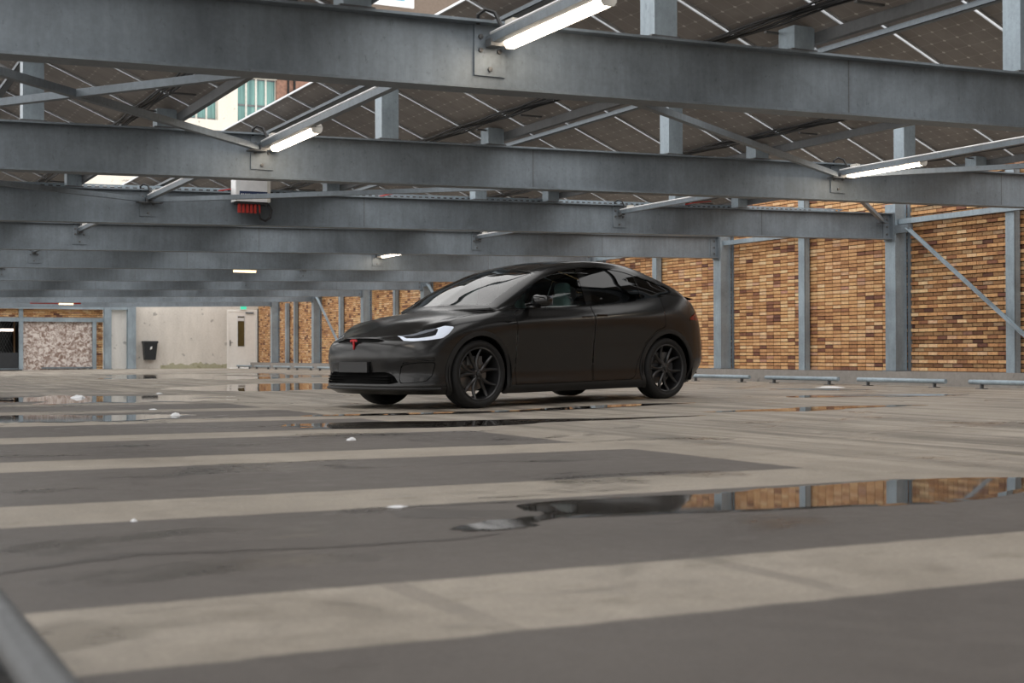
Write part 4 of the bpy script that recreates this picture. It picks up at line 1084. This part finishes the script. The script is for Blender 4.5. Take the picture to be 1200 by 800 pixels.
# bonnet
HE_U = [0, .6, 1.2, 1.65, 2.05, 2.6, 3.36, 4.0, 4.67, 5.2, 5.74, 6.84, 7.6, 8.37, 9.0, 9.6]
HE_V = [5.06, 5.0, 4.86, 4.85, 5.36, 5.24, 5.07, 4.92, 4.84, 4.90, 5.05, 5.43, 5.74, 6.08, 6.55, 7.05]
hood_f = lambda V: np.maximum((V[:, 6]-9.42)*.2, (np.interp(V[:, 6], HE_U, HE_V)-V[:, 7])*.16)
hd = take(hood_f, 0.0035)
mesh_part('bonnet', hd, 'paint', car)
# doors
fd = take(sd_poly(spl([(-.545, 1.075), (-.548, .7), (-.545, .285), (-.60, .256), (-1.2, .256), (-1.76, .258)], 4)+[(-1.775, .63), (-1.79, 1.0), (-1.795, 1.175), (-1.2, 1.15), (-.75, 1.145)], (0, 2), lambda V: (np.abs(V[:, 1]) > .6) & (V[:, 7] < 5.9)), 0.0035)
for h in halves(fd): mesh_part('front_door', h, 'paint', car)
rd = take(sd_poly([(-1.785, .258), (-2.42, .262), (-2.50, .30), (-2.56, .50), (-2.68, .72), (-2.86, .86), (-3.01, .905), (-3.02, 1.1), (-3.03, 1.29), (-2.6, 1.25), (-1.80, 1.19), (-1.795, 1.0), (-1.78, .63)], (0, 2), lambda V: (np.abs(V[:, 1]) > .6) & (V[:, 7] < 5.9)), 0.0035)
for h in halves(rd): mesh_part('rear_door', h, 'paint', car)
# tail lamps
tl = take(sd_poly([(-3.50, .99), (-3.56, 1.035), (-3.72, 1.09), (-3.85, 1.12), (-4.4, 1.12), (-4.4, 1.01), (-3.8, .99)], (0, 2)), 0.002)
for h in halves(tl): mesh_part('tail_lamp', h, 'tail', car)
# fender blade and rear bumper line
fv = take(sd_poly([(-.36, .985), (-.36, .965), (-.46, .945), (-.54, .945), (-.54, .962), (-.47, .968)], (0, 2), lambda V: np.abs(V[:, 1]) > .6), 0.0)
for h in halves(fv): mesh_part('fender_blade', h, 'gloss_black', car, 0.004)
for x0, x1 in ((-1.62, -1.745), (-1.85, -1.98)):
    pass
mesh_part('body_shell', rest, 'paint', car)
for gp in gaps:
    for h in halves(gp): mesh_part('panel_gap', h, 'void', car, -0.008)
def surf(fn_x, fn_z, sidey=1):
    """surface point of the left flank nearest to the given x, z"""
    V = VV[(VV[:, 1] > .5)]; i = np.argmin((V[:, 0]-fn_x)**2+(V[:, 2]-fn_z)**2); return V[i]
# door handles, flush
for x, z in ((-1.66, 1.02), (-1.92, 1.045)):
    for s in (1, -1):
        p = surf(x, z)
        MB().box(x-0.085, x+0.085, s*(p[1]-0.012), s*(p[1]+0.0045), z-0.010, z+0.012).build('door_handle', 'gloss_black', car)
# mirrors
def superell(cx, cy, cz, rx, ry, rz, e=2.6, n=20, m=12, shape=None):
    vs = []; fs = []
    for j in range(m+1):
        ph = -math.pi/2+math.pi*j/m
        for i in range(n):
            th = 2*math.pi*i/n
            c = lambda a, e: math.copysign(abs(math.cos(a))**(2/e), math.cos(a)); sn = lambda a, e: math.copysign(abs(math.sin(a))**(2/e), math.sin(a))
            p = [rx*c(ph, e)*c(th, e), ry*c(ph, e)*sn(th, e), rz*sn(ph, e)]
            if shape: p = shape(p)
            vs.append((p[0]+cx, p[1]+cy, p[2]+cz))
    for j in range(m):
        for i in range(n): fs.append((j*n+i, j*n+(i+1) % n, (j+1)*n+(i+1) % n, (j+1)*n+i))
    return vs, fs
for s in (1, -1):
    o = MB().add(*superell(-.80, s*1.115, 1.205, .095, .135, .078, 3.0, shape=lambda p: (p[0]-abs(p[1])*.25+(0.03 if p[0] < 0 else 0), p[1], p[2]*(1-.15*(p[1]*s > 0))))).build('mirror', 'gloss_black', car, smooth=True)
    MB().add(*superell(-.78, s*.985, 1.135, .05, .085, .022, 2.5)).build('mirror_arm', 'gloss_black', o, smooth=True)
    MB().box(-.896, -.890, s*1.02, s*1.21, 1.15, 1.26).build('mirror_glass', 'lampgrey', o)
# number plate and red emblem
MB().box(1.012, 1.045, -.275, .275, .42, .535).build('number_plate', 'plate', car)
s = MB(); X0, X1 = 1.02, 1.034
outer = [(-.062, .790), (-.058, .802), (-.03, .808), (.0, .809), (.03, .808), (.058, .802), (.062, .790), (.055, .778), (.036, .790), (.018, .792), (.012, .780), (.004, .705), (.0, .692), (-.004, .705), (-.012, .780), (-.018, .792), (-.036, .790), (-.055, .778)]
s.prism([(a, b-0.02) for a, b in outer], X0, X1, 0); s.build('emblem', 'logo_red', car)
# grille bars, fog area lip
for z in (.315, .345, .375): MB().box(.92, .985, -.58, .58, z-0.006, z+0.006).build('grille_bar', 'void', car)
MB().add(*[[(.93, -.6, .28), (.93, .6, .28), (.93, .6, .42), (.93, -.6, .42)], [(0, 1, 2, 3)]]).build('grille_backing', 'void', car)
# splitter lip round the front
lip = MB(); pts = [crom(NET[:, 1], np.array([u]))[0] for u in np.linspace(0, 4.6, 24)]
ring = [(p[0]+.004, -p[1], p[2]-.012) for p in pts[::-1][:-1]]+[(p[0]+.004, p[1], p[2]-.012) for p in pts]
lip.tube(ring, 0.016, 8); lip.build('splitter_lip', 'cladding', car, smooth=True)
# spoiler lip
sp_ = [(-3.93, y, 1.302-.03*(abs(y)/.62)**2) for y in np.linspace(-.62, .62, 15)]
s = MB(); n = len(sp_)
vs = [(x+.10, y, z+.028) for x, y, z in sp_]+[(x-.06, y, z+.006) for x, y, z in sp_]+[(x+.06, y, z-.01) for x, y, z in sp_]
s.add(vs, [(i, i+1, n+i+1, n+i) for i in range(n-1)]+[(n+i, n+i+1, 2*n+i+1, 2*n+i) for i in range(n-1)]+[(2*n+i, 2*n+i+1, i+1, i) for i in range(n-1)])
s.build('spoiler', 'gloss_black', car, smooth=True)
# underbody and wheel housings
MB().box(.80, -3.75, -.72, .72, .19, .26).build('underbody', 'void', car)
MB().box(-.55, -2.5, -.90, .90, .19, .27).build('underbody', 'void', car)
for xc in (0.0, RW):
    for sy in (1, -1):
        h = MB(); n = 24; vs = []; fs = []
        for i in range(n+1):
            t = -0.35+(math.pi+0.7)*i/n
            vs += [(xc+.462*math.cos(t), sy*.985, .385+.462*math.sin(t)), (xc+.462*math.cos(t), sy*.60, .385+.462*math.sin(t))]
        for i in range(n): fs.append((2*i, 2*i+1, 2*i+3, 2*i+2))
        vs.append((xc, sy*.60, .385)); c = len(vs)-1
        for i in range(n): fs.append((2*i+1, c, 2*i+3))
        h.add(vs, fs).build('wheel_housing', 'void', car)
# interior
def seat(x, y, s=1.0):
    o = MB().add(*superell(x+.05, y, .62, .27, .26, .10, 3.5)).build('seat', 'seat', car, smooth=True)
    vs, fs = superell(0, 0, 0, .075, .24, .33, 3.0)
    MB().add([(x-.24+a-(c*.22), y+b*(1-.12*(c > .1)), .98+c) for a, b, c in vs], fs).build('seat_back', 'seat', o, smooth=True)
    vs, fs = superell(0, 0, 0, .055, .13, .10, 2.8)
    MB().add([(x-.35+a, y+b, 1.36+c) for a, b, c in vs], fs).build('headrest', 'seat', o, smooth=True)
seat(-1.45, .42); seat(-1.45, -.42); seat(-2.35, .42); seat(-2.35, -.42)
MB().add(*superell(-.72, 0, .93, .28, .82, .16, 3.0)).build('dashboard', 'dash', car, smooth=True)
MB().box(-.86, -.84, -.18, .18, .95, 1.16).build('screen', 'gloss_black', car)
st = MB(); n = 28
ring = [(-.98+.10*math.sin(t), .42+.185*math.cos(t), 1.02+.16*math.sin(t)) for t in [2*math.pi*i/n for i in range(n+1)]]
st.tube(ring, 0.016, 6, False); st.bar((-.98, .24, 1.02), (-.98, .60, 1.02), .02, .05); st.build('steering_wheel', 'dash', car, smooth=True)
MB().box(-3.3, -.55, -.86, .86, .27, .45).build('cabin_floor', 'dash', car)
MB().box(-3.85, -2.95, -.78, .78, .30, 1.06).build('cargo_blocker', 'void', car)  # added black box: blocks the view through panel gaps and darkens rear windows
# wheels
def tyre_mesh():
    R, r = WR, .296
    prof = [(r, -.118), (r+.012, -.130), (r+.05, -.142), (R-.03, -.138), (R-.010, -.122), (R-.001, -.095), (R, -.05), (R-.007, -.048), (R-.007, -.040), (R, -.038), (R, .0), (R-.007, .002), (R-.007, .010), (R, .012), (R, .05), (R-.001, .095), (R-.010, .122), (R-.03, .138), (R-.045, .1405), (R-.047, .1385), (R-.055, .1385), (R-.057, .1415), (r+.05, .142), (r+.012, .130), (r, .118)]
    return MB().lathe(prof, 64, 'y').mesh('tyre', 'tyre', True)
def rim_mesh():
    prof = [(.296, .118), (.300, .128), (.292, .131), (.282, .124), (.276, .10), (.268, .02), (.262, -.10), (.29, -.118)]
    return MB().lathe(prof, 64, 'y').mesh('rim', 'rim', True)
def spoke_mesh(tw):
    """one arm of a twin spoke, running from the hub to the rim with a fork"""
    s = MB(); secs = []
    for t in np.linspace(0, 1, 7):
        r = .050+.235*t; a = tw*(.10+.215*t); w = .017*(1-t)+.015*t+.004*math.sin(math.pi*t); y = .100+.022*t-.030*math.sin(math.pi*t*.9); d = .045*(1-t)+.030*t
        ca, sa = math.cos(a), math.sin(a)
        secs.append([(r*sa+o*w*ca, yy, r*ca-o*w*sa) for o, yy in ((-1, y-.012), (-.35, y), (.35, y), (1, y-.012), (.8, y-d), (-.8, y-d))])
    vs = [p for q_ in secs for p in q_]; fs = []
    for i in range(6):
        for j in range(6): fs.append((i*6+j, i*6+(j+1) % 6, (i+1)*6+(j+1) % 6, (i+1)*6+j))
    fs += [tuple(range(6)), tuple(range(41, 35, -1))]
    return s.add(vs, fs).mesh('spoke', 'rim', True)
TY, RI, SP = tyre_mesh(), rim_mesh(), [spoke_mesh(1), spoke_mesh(-1)]
HUBM = MB().lathe([(0.0, .118), (.022, .117), (.030, .112), (.034, .098), (.062, .092), (.070, .080), (.070, .03)], 30, 'y').mesh('hub_cap', 'rim', True)
LUG = MB().lathe([(0.0, .108), (.009, .107), (.010, .09)], 8, 'y').mesh('lug_nut', 'bolt')
DISC = MB().lathe([(.06, .0), (.195, .0), (.195, -.03), (.06, -.03)], 40, 'y').mesh('brake_disc', 'disc')
def wheel(x, sy, rot):
    o = inst('wheel', RI, car, (x, sy*(.985-.142), WR))
    if sy < 0: o.rotation_euler = (0, 0, math.pi)
    inst('tyre', TY, o)
    for i in range(5):
        for m_ in SP:
            c = inst('spoke', m_, o); c.rotation_euler = (0, rot+2*math.pi*i/5, 0)
        a = rot+2*math.pi*(i+.5)/5
        inst('lug_nut', LUG, o, (.046*math.sin(a), -.006, .046*math.cos(a)))
    inst('hub_cap', HUBM, o); inst('brake_disc', DISC, o, (0, .0, 0))
    MB().box(-.11, .11, -.02, .035, .10, .20).build('brake_caliper', 'bolt', o)
wheel(0, 1, .15); wheel(0, -1, .4); wheel(RW, 1, .5); wheel(RW, -1, .1)
# place the car: front axle centre on the deck, nose pitched a touch down the drainage fall
Fp = Vector((6.721, 14.016, 0)); Rp = Vector((9.607, 14.751, .04))
hv = (Fp-Rp).normalized(); lv = Vector((0, 0, 1)).cross(hv).normalized(); uv = hv.cross(lv)
Mc = Matrix((hv, lv, uv)).transposed().to_4x4(); Mc.translation = Fp - lv*.985
car.matrix_world = Mc
tag(car, 'satin black electric sport utility car with red nose emblem', 'car')
